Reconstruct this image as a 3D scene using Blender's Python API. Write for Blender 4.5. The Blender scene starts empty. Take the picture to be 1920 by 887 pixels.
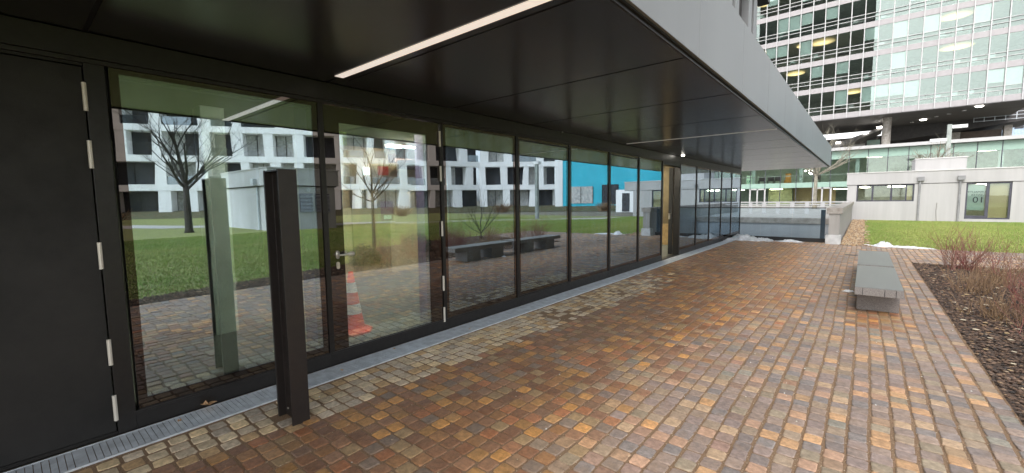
import bpy, math, random
import numpy as np
from mathutils import Matrix, Vector, Euler
random.seed(7)
RNG = np.random.default_rng(11)
scene = bpy.context.scene
COL = scene.collection
R = math.radians

# ------------------------------------------------------------------ camera
cam_d = bpy.data.cameras.new('camera'); cam = bpy.data.objects.new('camera', cam_d); COL.objects.link(cam)
cam_d.sensor_width = 36.0; cam_d.lens = 14.88; cam_d.clip_start = 0.02; cam_d.clip_end = 900
Rm = Matrix(((0.76928773, -0.04577182, 0.63726081), (0.63877813, 0.07478143, -0.76574816), (-0.01260559, 0.99614892, 0.08676647)))
mw = Rm.to_4x4(); mw.translation = Vector((3.94, 0, 1.6)); cam.matrix_world = mw
scene.camera = cam

# ------------------------------------------------------------------ sky and sun (overcast)
world = bpy.data.worlds.new('World'); scene.world = world; world.use_nodes = True
wt = world.node_tree; wt.nodes.clear()
sky = wt.nodes.new('ShaderNodeTexSky'); sky.sky_type = 'NISHITA'; sky.sun_disc = False
SUN_EL, SUN_AZ = R(42), R(176)          # azimuth clockwise from +Y
sky.sun_elevation = SUN_EL; sky.sun_rotation = SUN_AZ; sky.dust_density = 2.0; sky.air_density = 1.0; sky.ozone_density = 1
hs = wt.nodes.new('ShaderNodeHueSaturation'); hs.inputs['Saturation'].default_value = 0.16
bg = wt.nodes.new('ShaderNodeBackground'); bg.inputs['Strength'].default_value = 0.15
wo = wt.nodes.new('ShaderNodeOutputWorld')
wt.links.new(sky.outputs[0], hs.inputs['Color']); wt.links.new(hs.outputs[0], bg.inputs[0]); wt.links.new(bg.outputs[0], wo.inputs[0])
sl = bpy.data.lights.new('sun', 'SUN'); sl.energy = 0.8; sl.angle = R(25); sl.color = (1, 0.97, 0.93)
so = bpy.data.objects.new('sun', sl); COL.objects.link(so)
sd = Vector((math.sin(SUN_AZ) * math.cos(SUN_EL), math.cos(SUN_AZ) * math.cos(SUN_EL), math.sin(SUN_EL)))
so.rotation_euler = (-sd).to_track_quat('-Z', 'Y').to_euler()
scene.view_settings.view_transform = 'Standard'; scene.view_settings.look = 'None'
scene.view_settings.exposure = 1.46; scene.view_settings.gamma = 1
scene.render.engine = 'CYCLES'
scene.cycles.max_bounces = 8; scene.cycles.transparent_max_bounces = 16; scene.cycles.glossy_bounces = 5; scene.cycles.diffuse_bounces = 4

# ------------------------------------------------------------------ materials
def new_mat(name):
    m = bpy.data.materials.new(name); m.use_nodes = True
    return m, m.node_tree, m.node_tree.nodes['Principled BSDF']

def mat(name, col, rough=0.6, metal=0.0, var=0.15, scale=3.0, bump=0.0, bscale=40.0, col2=None, spec=0.5, coat=0.0, rvar=0.0, streak=0):
    m, t, b = new_mat(name)
    b.inputs['Roughness'].default_value = rough; b.inputs['Metallic'].default_value = metal
    b.inputs['Specular IOR Level'].default_value = spec
    b.inputs['Coat Weight'].default_value = coat
    tc = t.nodes.new('ShaderNodeNewGeometry')
    n = t.nodes.new('ShaderNodeTexNoise'); n.inputs['Scale'].default_value = scale; n.inputs['Detail'].default_value = 8; n.inputs['Roughness'].default_value = 0.62
    if streak:
        vs = t.nodes.new('ShaderNodeVectorMath'); vs.operation = 'MULTIPLY'; vs.inputs[1].default_value = (streak, streak, streak * 0.07)
        t.links.new(tc.outputs['Position'], vs.inputs[0]); t.links.new(vs.outputs[0], n.inputs['Vector'])
    else: t.links.new(tc.outputs['Position'], n.inputs['Vector'])
    r = t.nodes.new('ShaderNodeMix'); r.data_type = 'RGBA'
    c2 = col2 if col2 else tuple(c * (1 - var * 1.6) for c in col)
    c1 = col if col2 else tuple(min(1, c * (1 + var)) for c in col)
    r.inputs[6].default_value = (*c1, 1); r.inputs[7].default_value = (*c2, 1)
    mr = t.nodes.new('ShaderNodeMapRange'); mr.inputs['From Min'].default_value = 0.35; mr.inputs['From Max'].default_value = 0.65
    t.links.new(n.outputs['Fac'], mr.inputs['Value']); t.links.new(mr.outputs[0], r.inputs[0])
    t.links.new(r.outputs[2], b.inputs['Base Color'])
    if rvar:
        m3 = t.nodes.new('ShaderNodeMapRange'); m3.inputs['From Min'].default_value = 0.3; m3.inputs['From Max'].default_value = 0.7
        m3.inputs['To Min'].default_value = max(0, rough - rvar); m3.inputs['To Max'].default_value = rough + rvar
        t.links.new(n.outputs['Fac'], m3.inputs['Value']); t.links.new(m3.outputs[0], b.inputs['Roughness'])
    if bump:
        n2 = t.nodes.new('ShaderNodeTexNoise'); n2.inputs['Scale'].default_value = bscale; n2.inputs['Detail'].default_value = 5
        t.links.new(tc.outputs['Position'], n2.inputs['Vector'])
        bp = t.nodes.new('ShaderNodeBump'); bp.inputs['Strength'].default_value = bump; bp.inputs['Distance'].default_value = 0.01
        t.links.new(n2.outputs['Fac'], bp.inputs['Height']); t.links.new(bp.outputs[0], b.inputs['Normal'])
    return m

def emis(name, col, s):
    m, t, b = new_mat(name)
    b.inputs['Base Color'].default_value = (*col, 1); b.inputs['Emission Color'].default_value = (*col, 1); b.inputs['Emission Strength'].default_value = s
    return m

def glass(name, tint, r0, gcol=(0.9, 0.96, 1.0), rough=0.0, wave=0.0, dust=0.0):
    m = bpy.data.materials.new(name); m.use_nodes = True; t = m.node_tree; t.nodes.clear()
    o = t.nodes.new('ShaderNodeOutputMaterial'); mx = t.nodes.new('ShaderNodeMixShader')
    tr = t.nodes.new('ShaderNodeBsdfTransparent'); tr.inputs[0].default_value = (*tint, 1)
    g = t.nodes.new('ShaderNodeBsdfGlossy'); g.inputs[0].default_value = (*gcol, 1); g.inputs['Roughness'].default_value = rough
    f = t.nodes.new('ShaderNodeFresnel'); f.inputs[0].default_value = 1.5
    mr = t.nodes.new('ShaderNodeMapRange'); mr.inputs['From Min'].default_value = 0.04; mr.inputs['To Min'].default_value = r0; mr.inputs['To Max'].default_value = 1.0
    t.links.new(f.outputs[0], mr.inputs[0]); t.links.new(mr.outputs[0], mx.inputs[0])
    t.links.new(tr.outputs[0], mx.inputs[1]); t.links.new(g.outputs[0], mx.inputs[2]); t.links.new(mx.outputs[0], o.inputs[0])
    if dust:
        g2 = t.nodes.new('ShaderNodeNewGeometry'); vs = t.nodes.new('ShaderNodeVectorMath'); vs.operation = 'MULTIPLY'; vs.inputs[1].default_value = (6, 6, 1.1)
        n = t.nodes.new('ShaderNodeTexNoise'); n.inputs['Scale'].default_value = 1.5; n.inputs['Detail'].default_value = 9; n.inputs['Roughness'].default_value = 0.75
        t.links.new(g2.outputs['Position'], vs.inputs[0]); t.links.new(vs.outputs[0], n.inputs['Vector'])
        m2 = t.nodes.new('ShaderNodeMapRange'); m2.inputs['From Min'].default_value = 0.42; m2.inputs['From Max'].default_value = 0.75; m2.inputs['To Max'].default_value = dust * 3
        df = t.nodes.new('ShaderNodeBsdfDiffuse'); df.inputs[0].default_value = (0.5, 0.48, 0.45, 1); mx2 = t.nodes.new('ShaderNodeMixShader')
        t.links.new(n.outputs['Fac'], m2.inputs['Value']); t.links.new(m2.outputs[0], mx2.inputs[0]); t.links.new(mx.outputs[0], mx2.inputs[1]); t.links.new(df.outputs[0], mx2.inputs[2]); t.links.new(mx2.outputs[0], o.inputs[0])
    if wave:
        tc = t.nodes.new('ShaderNodeNewGeometry'); n = t.nodes.new('ShaderNodeTexNoise'); n.inputs['Scale'].default_value = 0.9; n.inputs['Detail'].default_value = 1
        t.links.new(tc.outputs['Position'], n.inputs['Vector'])
        bp = t.nodes.new('ShaderNodeBump'); bp.inputs['Strength'].default_value = wave; bp.inputs['Distance'].default_value = 0.02
        t.links.new(n.outputs['Fac'], bp.inputs['Height']); t.links.new(bp.outputs[0], g.inputs['Normal']); 
    return m

def stone_mat(name, source):
    m, t, b = new_mat(name)
    if source == 'object':
        c = t.nodes.new('ShaderNodeObjectInfo'); cc, ca = c.outputs['Color'], c.outputs['Alpha']
    else:
        c = t.nodes.new('ShaderNodeAttribute'); c.attribute_name = 'Col'; cc, ca = c.outputs['Color'], c.outputs['Alpha']
    tc = t.nodes.new('ShaderNodeNewGeometry')
    n = t.nodes.new('ShaderNodeTexNoise'); n.inputs['Scale'].default_value = 26; n.inputs['Detail'].default_value = 7; n.inputs['Roughness'].default_value = 0.7
    t.links.new(tc.outputs['Position'], n.inputs['Vector'])
    mr = t.nodes.new('ShaderNodeMapRange'); mr.inputs['From Min'].default_value = 0.3; mr.inputs['From Max'].default_value = 0.7
    mr.inputs['To Min'].default_value = 0.62; mr.inputs['To Max'].default_value = 1.38
    t.links.new(n.outputs['Fac'], mr.inputs['Value'])
    vm = t.nodes.new('ShaderNodeVectorMath'); vm.operation = 'SCALE'
    t.links.new(cc, vm.inputs[0]); t.links.new(mr.outputs[0], vm.inputs['Scale'])
    # sandy dust rubbed over the dry stones
    n3 = t.nodes.new('ShaderNodeTexNoise'); n3.inputs['Scale'].default_value = 9; n3.inputs['Detail'].default_value = 8
    t.links.new(tc.outputs['Position'], n3.inputs['Vector'])
    m3 = t.nodes.new('ShaderNodeMapRange'); m3.inputs['From Min'].default_value = 0.52; m3.inputs['From Max'].default_value = 0.75; m3.inputs['To Max'].default_value = 0.45
    t.links.new(n3.outputs['Fac'], m3.inputs['Value'])
    mx = t.nodes.new('ShaderNodeMix'); mx.data_type = 'RGBA'; mx.inputs[7].default_value = (0.27, 0.17, 0.1, 1)
    t.links.new(m3.outputs[0], mx.inputs[0]); t.links.new(vm.outputs[0], mx.inputs[6]); t.links.new(mx.outputs[2], b.inputs['Base Color'])
    m4 = t.nodes.new('ShaderNodeMapRange'); m4.inputs['To Min'].default_value = 0.75; m4.inputs['To Max'].default_value = 0.45
    t.links.new(ca, m4.inputs['Value']); t.links.new(m4.outputs[0], b.inputs['Roughness'])
    n2 = t.nodes.new('ShaderNodeTexNoise'); n2.inputs['Scale'].default_value = 70; n2.inputs['Detail'].default_value = 4
    t.links.new(tc.outputs['Position'], n2.inputs['Vector'])
    bp = t.nodes.new('ShaderNodeBump'); bp.inputs['Strength'].default_value = 0.5; bp.inputs['Distance'].default_value = 0.006
    t.links.new(n2.outputs['Fac'], bp.inputs['Height']); t.links.new(bp.outputs[0], b.inputs['Normal'])
    return m

def attr_mat(name, rough=0.8, attr='Col', trans=0.0):
    m, t, b = new_mat(name); c = t.nodes.new('ShaderNodeAttribute'); c.attribute_name = attr
    t.links.new(c.outputs['Color'], b.inputs['Base Color']); b.inputs['Roughness'].default_value = rough
    return m

M = {}
M['frame'] = mat('dark bronze frame', (0.011, 0.0095, 0.009), 0.42, var=0.2, scale=20, rvar=0.08)
M['door_skin'] = mat('textured black powder coat', (0.0085, 0.0077, 0.007), 0.55, var=0.4, scale=2.2, bump=0.25, bscale=350, rvar=0.09)
M['post'] = mat('post bronze paint', (0.019, 0.0145, 0.013), 0.45, var=0.12, scale=7, bump=0.12, bscale=90, rvar=0.1)
M['frit'] = mat('black enamel margin', (0.008, 0.008, 0.009), 0.5, var=0.1)
M['fin'] = mat('violet grey mullion fin', (0.16, 0.12, 0.22), 0.5)
M['soffit'] = mat('soffit panel', (0.017, 0.0165, 0.0195), 0.23, var=0.05, scale=90, bump=0.03, bscale=260, spec=0.9)
M['joint'] = mat('dark joint', (0.004, 0.004, 0.004), 0.8)
M['fascia'] = mat('grey fascia sheet', (0.215, 0.217, 0.222), 0.45, metal=0.25, var=0.035, scale=0.8, streak=1.5)
M['zinc'] = mat('galvanised steel', (0.60, 0.64, 0.68), 0.5, metal=0.15, var=0.14, scale=9, bump=0.08)
M['steel'] = mat('brushed steel', (0.72, 0.68, 0.62), 0.3, metal=0.7, var=0.05)
M['hinge'] = mat('hinge steel', (0.74, 0.70, 0.62), 0.4, metal=0.2, var=0.05)
M['glass'] = glass('coated facade glass', (0.93, 0.97, 0.92), 0.44, (0.74, 0.88, 1.0), dust=0.02)
def frit_glass():
    m = glass('enamelled glass margin', (0, 0, 0), 0.13, (1.0, 0.88, 0.84)); t = m.node_tree
    tr = [n for n in t.nodes if n.type == 'BSDF_TRANSPARENT'][0]; mx = [n for n in t.nodes if n.type == 'MIX_SHADER'][0]
    d = t.nodes.new('ShaderNodeBsdfDiffuse'); d.inputs[0].default_value = (0.006, 0.006, 0.006, 1); t.links.new(d.outputs[0], mx.inputs[1]); t.nodes.remove(tr)
    return m
M['fritg'] = frit_glass()
M['bglass'] = glass('balustrade glass', (0.88, 0.94, 0.97), 0.02)
M['tglass'] = glass('tower green glass', (0.91, 0.95, 0.935), 0.09, (0.84, 0.96, 0.91))
M['gglass'] = glass('clear green glass', (0.90, 0.955, 0.925), 0.06, (0.88, 0.98, 0.94))
M['rglass'] = glass('residential glass', (0.5, 0.55, 0.55), 0.2)
M['white'] = mat('white render', (0.86, 0.855, 0.85), 0.8, var=0.04, scale=1.3, bump=0.1, streak=0.7)
M['render'] = mat('pale grey render', (0.42, 0.41, 0.405), 0.85, var=0.07, scale=1.1, bump=0.15, streak=1.6)
M['render2'] = mat('parapet render', (0.40, 0.39, 0.388), 0.85, var=0.07, scale=0.9, streak=1.6)
M['coping'] = mat('metal coping', (0.55, 0.54, 0.53), 0.4, metal=0.2, var=0.05)
M['concrete'] = mat('weathered concrete', (0.38, 0.355, 0.325), 0.85, scale=4, bump=0.4, bscale=30, col2=(0.23, 0.205, 0.18))
M['cwall'] = mat('smooth concrete', (0.34, 0.325, 0.305), 0.85, var=0.14, scale=1.2, bump=0.15, streak=1.5)
M['rampwall'] = mat('ramp wall', (0.40, 0.42, 0.44), 0.8, var=0.07, scale=1.0, streak=1.2)
M['bench'] = mat('speckled stone', (0.26, 0.235, 0.22), 0.5, scale=110, col2=(0.12, 0.108, 0.10), bump=0.2, bscale=100)
M['benchtop'] = mat('wet stone top', (0.17, 0.17, 0.165), 0.35, scale=120, col2=(0.12, 0.12, 0.115), spec=0.7)
M['joint_soil'] = mat('sandy joint fill', (0.36, 0.24, 0.14), 0.9, scale=160, col2=(0.15, 0.085, 0.05), bump=0.8, bscale=200)
M['mulch'] = mat('bark mulch soil', (0.12, 0.078, 0.055), 0.95, scale=35, col2=(0.055, 0.038, 0.03), bump=1.0, bscale=60)
M['lawn'] = mat('lawn soil and thatch', (0.25, 0.28, 0.075), 0.9, scale=2.6, col2=(0.20, 0.21, 0.08), bump=0.6, bscale=60)
M['ground'] = mat('ground soil', (0.20, 0.18, 0.14), 0.9, scale=0.8)
M['path'] = mat('pale gravel path', (0.45, 0.43, 0.41), 0.9, var=0.08, scale=6)
M['bank'] = mat('winter ground cover', (0.13, 0.10, 0.055), 0.95, scale=2.0, col2=(0.06, 0.075, 0.03), bump=1, bscale=9)
M['teal'] = mat('teal facade', (0.04, 0.46, 0.60), 0.6, var=0.05, scale=0.5)
M['darkwin'] = mat('dark room', (0.035, 0.037, 0.045), 0.6)
M['curtain'] = mat('pale curtain', (0.50, 0.50, 0.48), 0.9, var=0.2, scale=4)
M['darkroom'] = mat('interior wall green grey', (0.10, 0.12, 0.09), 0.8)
M['beige'] = mat('beige interior wall', (0.60, 0.44, 0.26), 0.75, var=0.06, scale=1)
M['wood'] = mat('oak door', (0.36, 0.24, 0.10), 0.6, var=0.2, scale=5)
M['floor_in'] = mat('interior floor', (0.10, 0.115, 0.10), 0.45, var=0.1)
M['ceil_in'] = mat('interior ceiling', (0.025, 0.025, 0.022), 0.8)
M['duct'] = mat('red brown duct', (0.12, 0.045, 0.035), 0.6)
M['orange'] = mat('cone orange', (0.88, 0.065, 0.015), 0.5, var=0.08, scale=10)
M['reflect'] = mat('reflective band', (0.78, 0.80, 0.78), 0.4, var=0.05)
def glow():
    m, t, b = new_mat('warm office lamp'); b.inputs['Base Color'].default_value = (0.6, 0.5, 0.3, 1); b.inputs['Emission Color'].default_value = (1.0, 0.74, 0.34, 1)
    tc = t.nodes.new('ShaderNodeTexCoord'); sp_ = t.nodes.new('ShaderNodeVectorMath'); sp_.operation = 'LENGTH'; t.links.new(tc.outputs['Object'], sp_.inputs[0])
    mr = t.nodes.new('ShaderNodeMapRange'); mr.inputs['From Min'].default_value = 1.5; mr.inputs['From Max'].default_value = 0.1; mr.inputs['To Min'].default_value = 0.05; mr.inputs['To Max'].default_value = 1.1
    t.links.new(sp_.outputs['Value'], mr.inputs['Value']); t.links.new(mr.outputs[0], b.inputs['Emission Strength']); return m
M['lamp'] = emis('tube lamp', (1.0, 0.93, 0.75), 60)
M['vwhite'] = mat('pavilion render', (0.52, 0.52, 0.52), 0.85, var=0.05, streak=1.0)
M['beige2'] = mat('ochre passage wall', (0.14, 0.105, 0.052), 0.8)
M['lamp2'] = emis('office tube lamp', (1.0, 0.90, 0.66), 9)
M['warm'] = glow()
M['downlight'] = emis('downlight', (1.0, 0.95, 0.85), 8)
M['white_lamp'] = mat('white lamp housing', (0.8, 0.8, 0.8), 0.5)
M['snow'] = mat('old snow', (0.80, 0.82, 0.86), 0.7, scale=9, col2=(0.55, 0.55, 0.56), bump=0.6, bscale=25)
M['bark'] = mat('grey bark', (0.045, 0.038, 0.033), 0.9, var=0.25, scale=9, bump=0.5)
M['palebark'] = mat('pale lichen bark', (0.26, 0.24, 0.19), 0.9, var=0.2, scale=9)
M['redstem'] = mat('red dogwood stem', (0.23, 0.055, 0.05), 0.6, scale=6, col2=(0.20, 0.12, 0.085))
M['brownstem'] = mat('dry brown stem', (0.20, 0.12, 0.075), 0.8, scale=6, col2=(0.26, 0.17, 0.09))
M['spandrel'] = mat('spandrel panel', (0.31, 0.29, 0.295), 0.55, var=0.05)
M['wmetal'] = mat('white metal', (0.42, 0.415, 0.415), 0.5, var=0.03)
M['blind'] = mat('pale blind', (0.44, 0.50, 0.49), 0.8, var=0.05)
M['tsoffit'] = mat('tower underside', (0.12, 0.115, 0.115), 0.7, var=0.08, scale=0.6)
M['tdark'] = mat('dark cladding', (0.06, 0.055, 0.055), 0.7)
M['brownwall'] = mat('brown wall', (0.10, 0.075, 0.06), 0.8)
M['office'] = mat('office interior', (0.40, 0.41, 0.38), 0.8)
M['greenband'] = mat('mint glass band', (0.25, 0.37, 0.31), 0.5, var=0.05)
M['mint'] = mat('mint interior', (0.42, 0.50, 0.44), 0.8, var=0.1)
M['furn'] = mat('dark furniture', (0.05, 0.035, 0.035), 0.6)
M['ochre'] = mat('ochre chair', (0.55, 0.25, 0.05), 0.7)
M['green'] = mat('evergreen leaf', (0.035, 0.07, 0.02), 0.6, var=0.3, scale=12)
M['magenta'] = mat('magenta print', (0.30, 0.04, 0.12), 0.5, scale=9, col2=(0.16, 0.03, 0.08))
M['paper'] = mat('paper', (0.8, 0.8, 0.75), 0.7, var=0.02)
M['ink'] = mat('ink', (0.02, 0.03, 0.03), 0.7)
M['signgreen'] = mat('sign green', (0.06, 0.40, 0.22), 0.5)
M['btower'] = mat('dark office cladding', (0.085, 0.085, 0.09), 0.6)
M['leaf'] = mat('dead leaf', (0.62, 0.38, 0.20), 0.8, var=0.3, scale=30)
M['dist'] = mat('distant blue facade', (0.35, 0.45, 0.58), 0.7)
M['sett'] = stone_mat('sett stone single', 'object')
M['settf'] = stone_mat('sett stone field', 'attr')
M['blade'] = attr_mat('grass blade', 0.7)
M['chip'] = attr_mat('chips', 0.85)
M['distwall'] = mat('grey sheet', (0.5, 0.5, 0.5), 0.8)

# ------------------------------------------------------------------ mesh helpers
class MB:
    def __init__(s): s.v = []; s.f = []
    def box(s, x0, x1, y0, y1, z0, z1, mtx=None):
        n = len(s.v)
        p = [(x0, y0, z0), (x1, y0, z0), (x1, y1, z0), (x0, y1, z0), (x0, y0, z1), (x1, y0, z1), (x1, y1, z1), (x0, y1, z1)]
        if mtx: p = [tuple(mtx @ Vector(q)) for q in p]
        s.v += p
        s.f += [tuple(n + i for i in f) for f in ((0, 3, 2, 1), (4, 5, 6, 7), (0, 1, 5, 4), (1, 2, 6, 5), (2, 3, 7, 6), (3, 0, 4, 7))]
        return s
    def poly(s, pts, z0, z1):
        """extruded outline (x,y)"""
        n = len(s.v); k = len(pts)
        s.v += [(x, y, z0) for x, y in pts] + [(x, y, z1) for x, y in pts]
        s.f.append(tuple(n + i for i in reversed(range(k)))); s.f.append(tuple(n + k + i for i in range(k)))
        for i in range(k): j = (i + 1) % k; s.f.append((n + i, n + j, n + k + j, n + k + i))
        return s
    def face(s, pts):
        n = len(s.v); s.v += [tuple(p) for p in pts]; s.f.append(tuple(range(n, n + len(pts)))); return s
    def tube(s, pts, rad, k=6, cap=True):
        pts = [Vector(p) for p in pts]; base = len(s.v)
        for i, p in enumerate(pts):
            d = (pts[min(i + 1, len(pts) - 1)] - pts[max(i - 1, 0)])
            if d.length < 1e-9: d = Vector((0, 0, 1))
            d.normalize(); a = d.cross(Vector((0, 0, 1)) if abs(d.z) < 0.95 else Vector((1, 0, 0))).normalized(); b = d.cross(a)
            r = rad[i] if isinstance(rad, (list, tuple)) else rad
            for j in range(k):
                t = 2 * math.pi * j / k; s.v.append(tuple(p + a * (r * math.cos(t)) + b * (r * math.sin(t))))
        for i in range(len(pts) - 1):
            for j in range(k):
                j2 = (j + 1) % k; s.f.append((base + i * k + j, base + i * k + j2, base + (i + 1) * k + j2, base + (i + 1) * k + j))
        if cap:
            s.f.append(tuple(base + j for j in reversed(range(k)))); e = base + (len(pts) - 1) * k; s.f.append(tuple(e + j for j in range(k)))
        return s
    def lathe(s, prof, cx, cy, k=20):
        base = len(s.v)
        for r, z in prof:
            for j in range(k):
                t = 2 * math.pi * j / k; s.v.append((cx + r * math.cos(t), cy + r * math.sin(t), z))
        for i in range(len(prof) - 1):
            for j in range(k):
                j2 = (j + 1) % k; s.f.append((base + i * k + j, base + i * k + j2, base + (i + 1) * k + j2, base + (i + 1) * k + j))
        return s
    def mesh(s, name, m):
        me = bpy.data.meshes.new(name); me.from_pydata(s.v, [], s.f); me.update()
        if m is not None: me.materials.append(M[m] if isinstance(m, str) else m)
        return me

def link(name, me, parent=None):
    o = bpy.data.objects.new(name, me); COL.objects.link(o)
    if parent is not None:
        o.parent = parent
        if parent.parent is None: o.matrix_parent_inverse = Matrix.Translation(parent.location).inverted()
    return o

def part(name, mb, m, parent, label=None, bevel=0, smooth=False):
    o = link(name, mb.mesh(name, m), parent)
    if label: o['label'] = label
    if bevel: bv(o, bevel)
    if smooth: sm(o)
    return o
def bv(o, w, seg=2):
    b = o.modifiers.new('bevel', 'BEVEL'); b.width = w; b.segments = seg; b.limit_method = 'ANGLE'; b.angle_limit = R(40)
def sm(o):
    me = o.data; me.polygons.foreach_set('use_smooth', [True] * len(me.polygons))
def thing(name, loc, label, cat, group=None):
    o = bpy.data.objects.new(name, None); COL.objects.link(o); o.location = loc; o.empty_display_size = 0.2
    o['label'] = label; o['category'] = cat
    if group: o['group'] = group
    return o
def single(name, mb, m, label, cat, group=None, bevel=0, smooth=False):
    v = np.array(mb.v); c = np.array([(v[:, 0].min() + v[:, 0].max()) / 2, (v[:, 1].min() + v[:, 1].max()) / 2, v[:, 2].min()])
    mb.v = [tuple(q) for q in (v - c)]
    o = link(name, mb.mesh(name, m)); o.location = tuple(float(q) for q in c)
    o['label'] = label; o['category'] = cat
    if group: o['group'] = group
    if bevel: bv(o, bevel)
    if smooth: sm(o)
    return o
def struct(name, mb, m):
    o = link(name, mb.mesh(name, m)); o['kind'] = 'structure'; return o
def piece(name, me, loc, parent, rot=None, scale=None):
    """another object on shared mesh data; loc in world coordinates"""
    o = bpy.data.objects.new(name, me); COL.objects.link(o); o.parent = parent
    if parent.parent is None: o.matrix_parent_inverse = Matrix.Translation(parent.location).inverted()
    o.location = loc
    if rot: o.rotation_euler = rot
    if scale: o.scale = scale
    return o
def np_mesh(name, V, F, m, col=None):
    """V (n,3), F (k, c) constant corner count"""
    me = bpy.data.meshes.new(name); n, k, c = len(V), len(F), F.shape[1]
    me.vertices.add(n); me.vertices.foreach_set('co', V.astype(np.float32).ravel())
    me.loops.add(k * c); me.loops.foreach_set('vertex_index', F.astype(np.int32).ravel())
    me.polygons.add(k); me.polygons.foreach_set('loop_start', np.arange(0, k * c, c, dtype=np.int32)); me.polygons.foreach_set('loop_total', np.full(k, c, dtype=np.int32))
    me.update(calc_edges=True); me.shade_flat(); me.materials.append(M[m])
    if col is not None:
        a = me.color_attributes.new('Col', 'FLOAT_COLOR', 'POINT'); a.data.foreach_set('color', col.astype(np.float32).ravel())
    return me

# ================================================================== GROUND
W0, W1 = -14.0, 3.03            # ramp opening in x
R0Y, R1Y = 18.06, 24.0
g = MB()
S = 450
for (a, b, c, d) in ((-S, S, -S, R0Y), (-S, W0, R0Y, R1Y), (W1, S, R0Y, R1Y), (-S, S, R1Y, S)):
    g.face([(a, c, -0.08), (b, c, -0.08), (b, d, -0.08), (a, d, -0.08)])
ground = struct('ground', g, 'ground')
ramp = MB(); ramp.face([(W0, R0Y, -3.2), (W1, R0Y, -3.2), (W1, R1Y, -3.2), (W0, R1Y, -3.2)])
struct('ramp_floor', ramp, 'cwall')
mb = MB(); mb.box(W0, W1, R0Y - 0.05, R0Y, -3.2, -0.09); struct('ramp_near_wall', mb, 'rampwall')

bed_pts = [(4.862, -8), (5.25, -8), (5.35, 0.8), (5.7, 3), (6.3, 6), (8.6, 7.3), (9.4, 10), (9.2, 13.55), (4.862, 13.55)]
lawn = MB()
lawn.face([(4.95, -40, -0.02), (70, -40, -0.02), (70, 35.8, -0.02), (4.95, 35.8, -0.02)])
lawn.face([(3.95, 17.35, -0.021), (4.95, 17.35, -0.021), (4.95, 35.8, -0.021), (3.95, 35.8, -0.021)])
lawn_o = struct('lawn', lawn, 'lawn')
mb = MB(); mb.face([(x, y, -0.008) for x, y in bed_pts]); bed_o = struct('planting_bed', mb, 'mulch')
mb = MB(); mb.face([(60, -6, -0.01), (61, -3, -0.01), (33, 8.5, -0.01), (25.5, 17.5, -0.01), (19, 27.3, -0.01), (11.5, 34.6, -0.01), (10.8, 32.2, -0.01), (16.3, 26.2, -0.01), (22.8, 16.6, -0.01), (31, 6.4, -0.01)])
struct('garden_path', mb, 'path')

# pavement bed (joint filling) ------------------------------------------------
pv = MB()
ZB = -0.0065
pv.face([(0.0, -9, ZB), (4.862, -9, ZB), (4.862, 18.05, ZB), (0.0, 18.05, ZB)])
pv.face([(4.862, 13.55, ZB), (9.3, 13.55, ZB), (9.3, 17.3, ZB), (4.862, 17.3, ZB)])
pave = struct('pavement', pv, 'joint_soil')

def vnoise(x, y, seed=0):
    r = np.random.default_rng(seed); ph = r.uniform(0, 6.28, 8); out = 0
    for i in range(8):
        a = r.uniform(0, 6.28); fr = [0.5, 0.8, 1.3, 2.1, 3.1, 4.3, 6.0, 8.5][i]; out = out + np.sin((x * math.cos(a) + y * math.sin(a)) * fr + ph[i]) / (1 + i * 0.6)
    return out / 2.2

PAL_WET = np.array([(0.115, 0.06, 0.045), (0.15, 0.07, 0.045), (0.20, 0.105, 0.055), (0.25, 0.14, 0.06), (0.155, 0.08, 0.055), (0.36, 0.19, 0.07), (0.13, 0.11, 0.11), (0.21, 0.155, 0.10), (0.18, 0.10, 0.07), (0.24, 0.10, 0.055)])
PAL_DRY = np.array([(0.25, 0.205, 0.195), (0.20, 0.178, 0.175), (0.27, 0.215, 0.185), (0.30, 0.24, 0.175), (0.185, 0.18, 0.185), (0.52, 0.32, 0.16), (0.42, 0.31, 0.20), (0.24, 0.195, 0.175), (0.27, 0.235, 0.17), (0.23, 0.24, 0.21), (0.45, 0.29, 0.20)])
PAL_PALE = np.array([(0.56, 0.48, 0.36), (0.50, 0.43, 0.33), (0.44, 0.38, 0.31), (0.60, 0.49, 0.33), (0.42, 0.30, 0.18), (0.53, 0.47, 0.40), (0.38, 0.34, 0.30)])
pitch = 0.1155
xs0 = 0.345; ncol = 39
cx, cy, hw, hl = [], [], [], []
drift = [0.0]
def column(i, x, y0, y1):
    drift[0] = 0.8 * drift[0] + random.uniform(-0.018, 0.018); ph = random.uniform(0, 6.28)
    left = min(1, max(0, (2.6 - x) / 1.4)); gx = 0.0165 - 0.005 * left; gy = 0.0055 + 0.009 * left
    y = y0; step = 0.1158; k = 0
    while y < y1 - 0.05:
        yc = y + step / 2 + drift[0] + 0.012 * math.sin(y * 0.9 + ph) + random.uniform(-0.002, 0.002)
        wob = 0.007 * math.sin(y * 1.3 + i * 0.22) + 0.003 * math.sin(y * 4.1 + i * 0.9)
        wx = pitch - gx + random.uniform(-0.005, 0.003)
        if abs(x - 3.40) < 0.06: wx -= 0.010
        cx.append(x + wob + random.uniform(-0.002, 0.002)); cy.append(yc); hw.append(wx / 2); hl.append((step - gy + random.uniform(-0.004, 0.002)) / 2)
        y += step
for i in range(ncol): column(i, xs0 + pitch * (i + 0.5), -3.0, 18.0)
for i in range(int((9.25 - 4.862) / pitch)): column(i + ncol, 4.862 + pitch * (i + 0.5), 13.6, 17.28)
cx, cy, hw, hl = map(np.array, (cx, cy, hw, hl)); N = len(cx)
nz = vnoise(cx, cy, 3)
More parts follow.
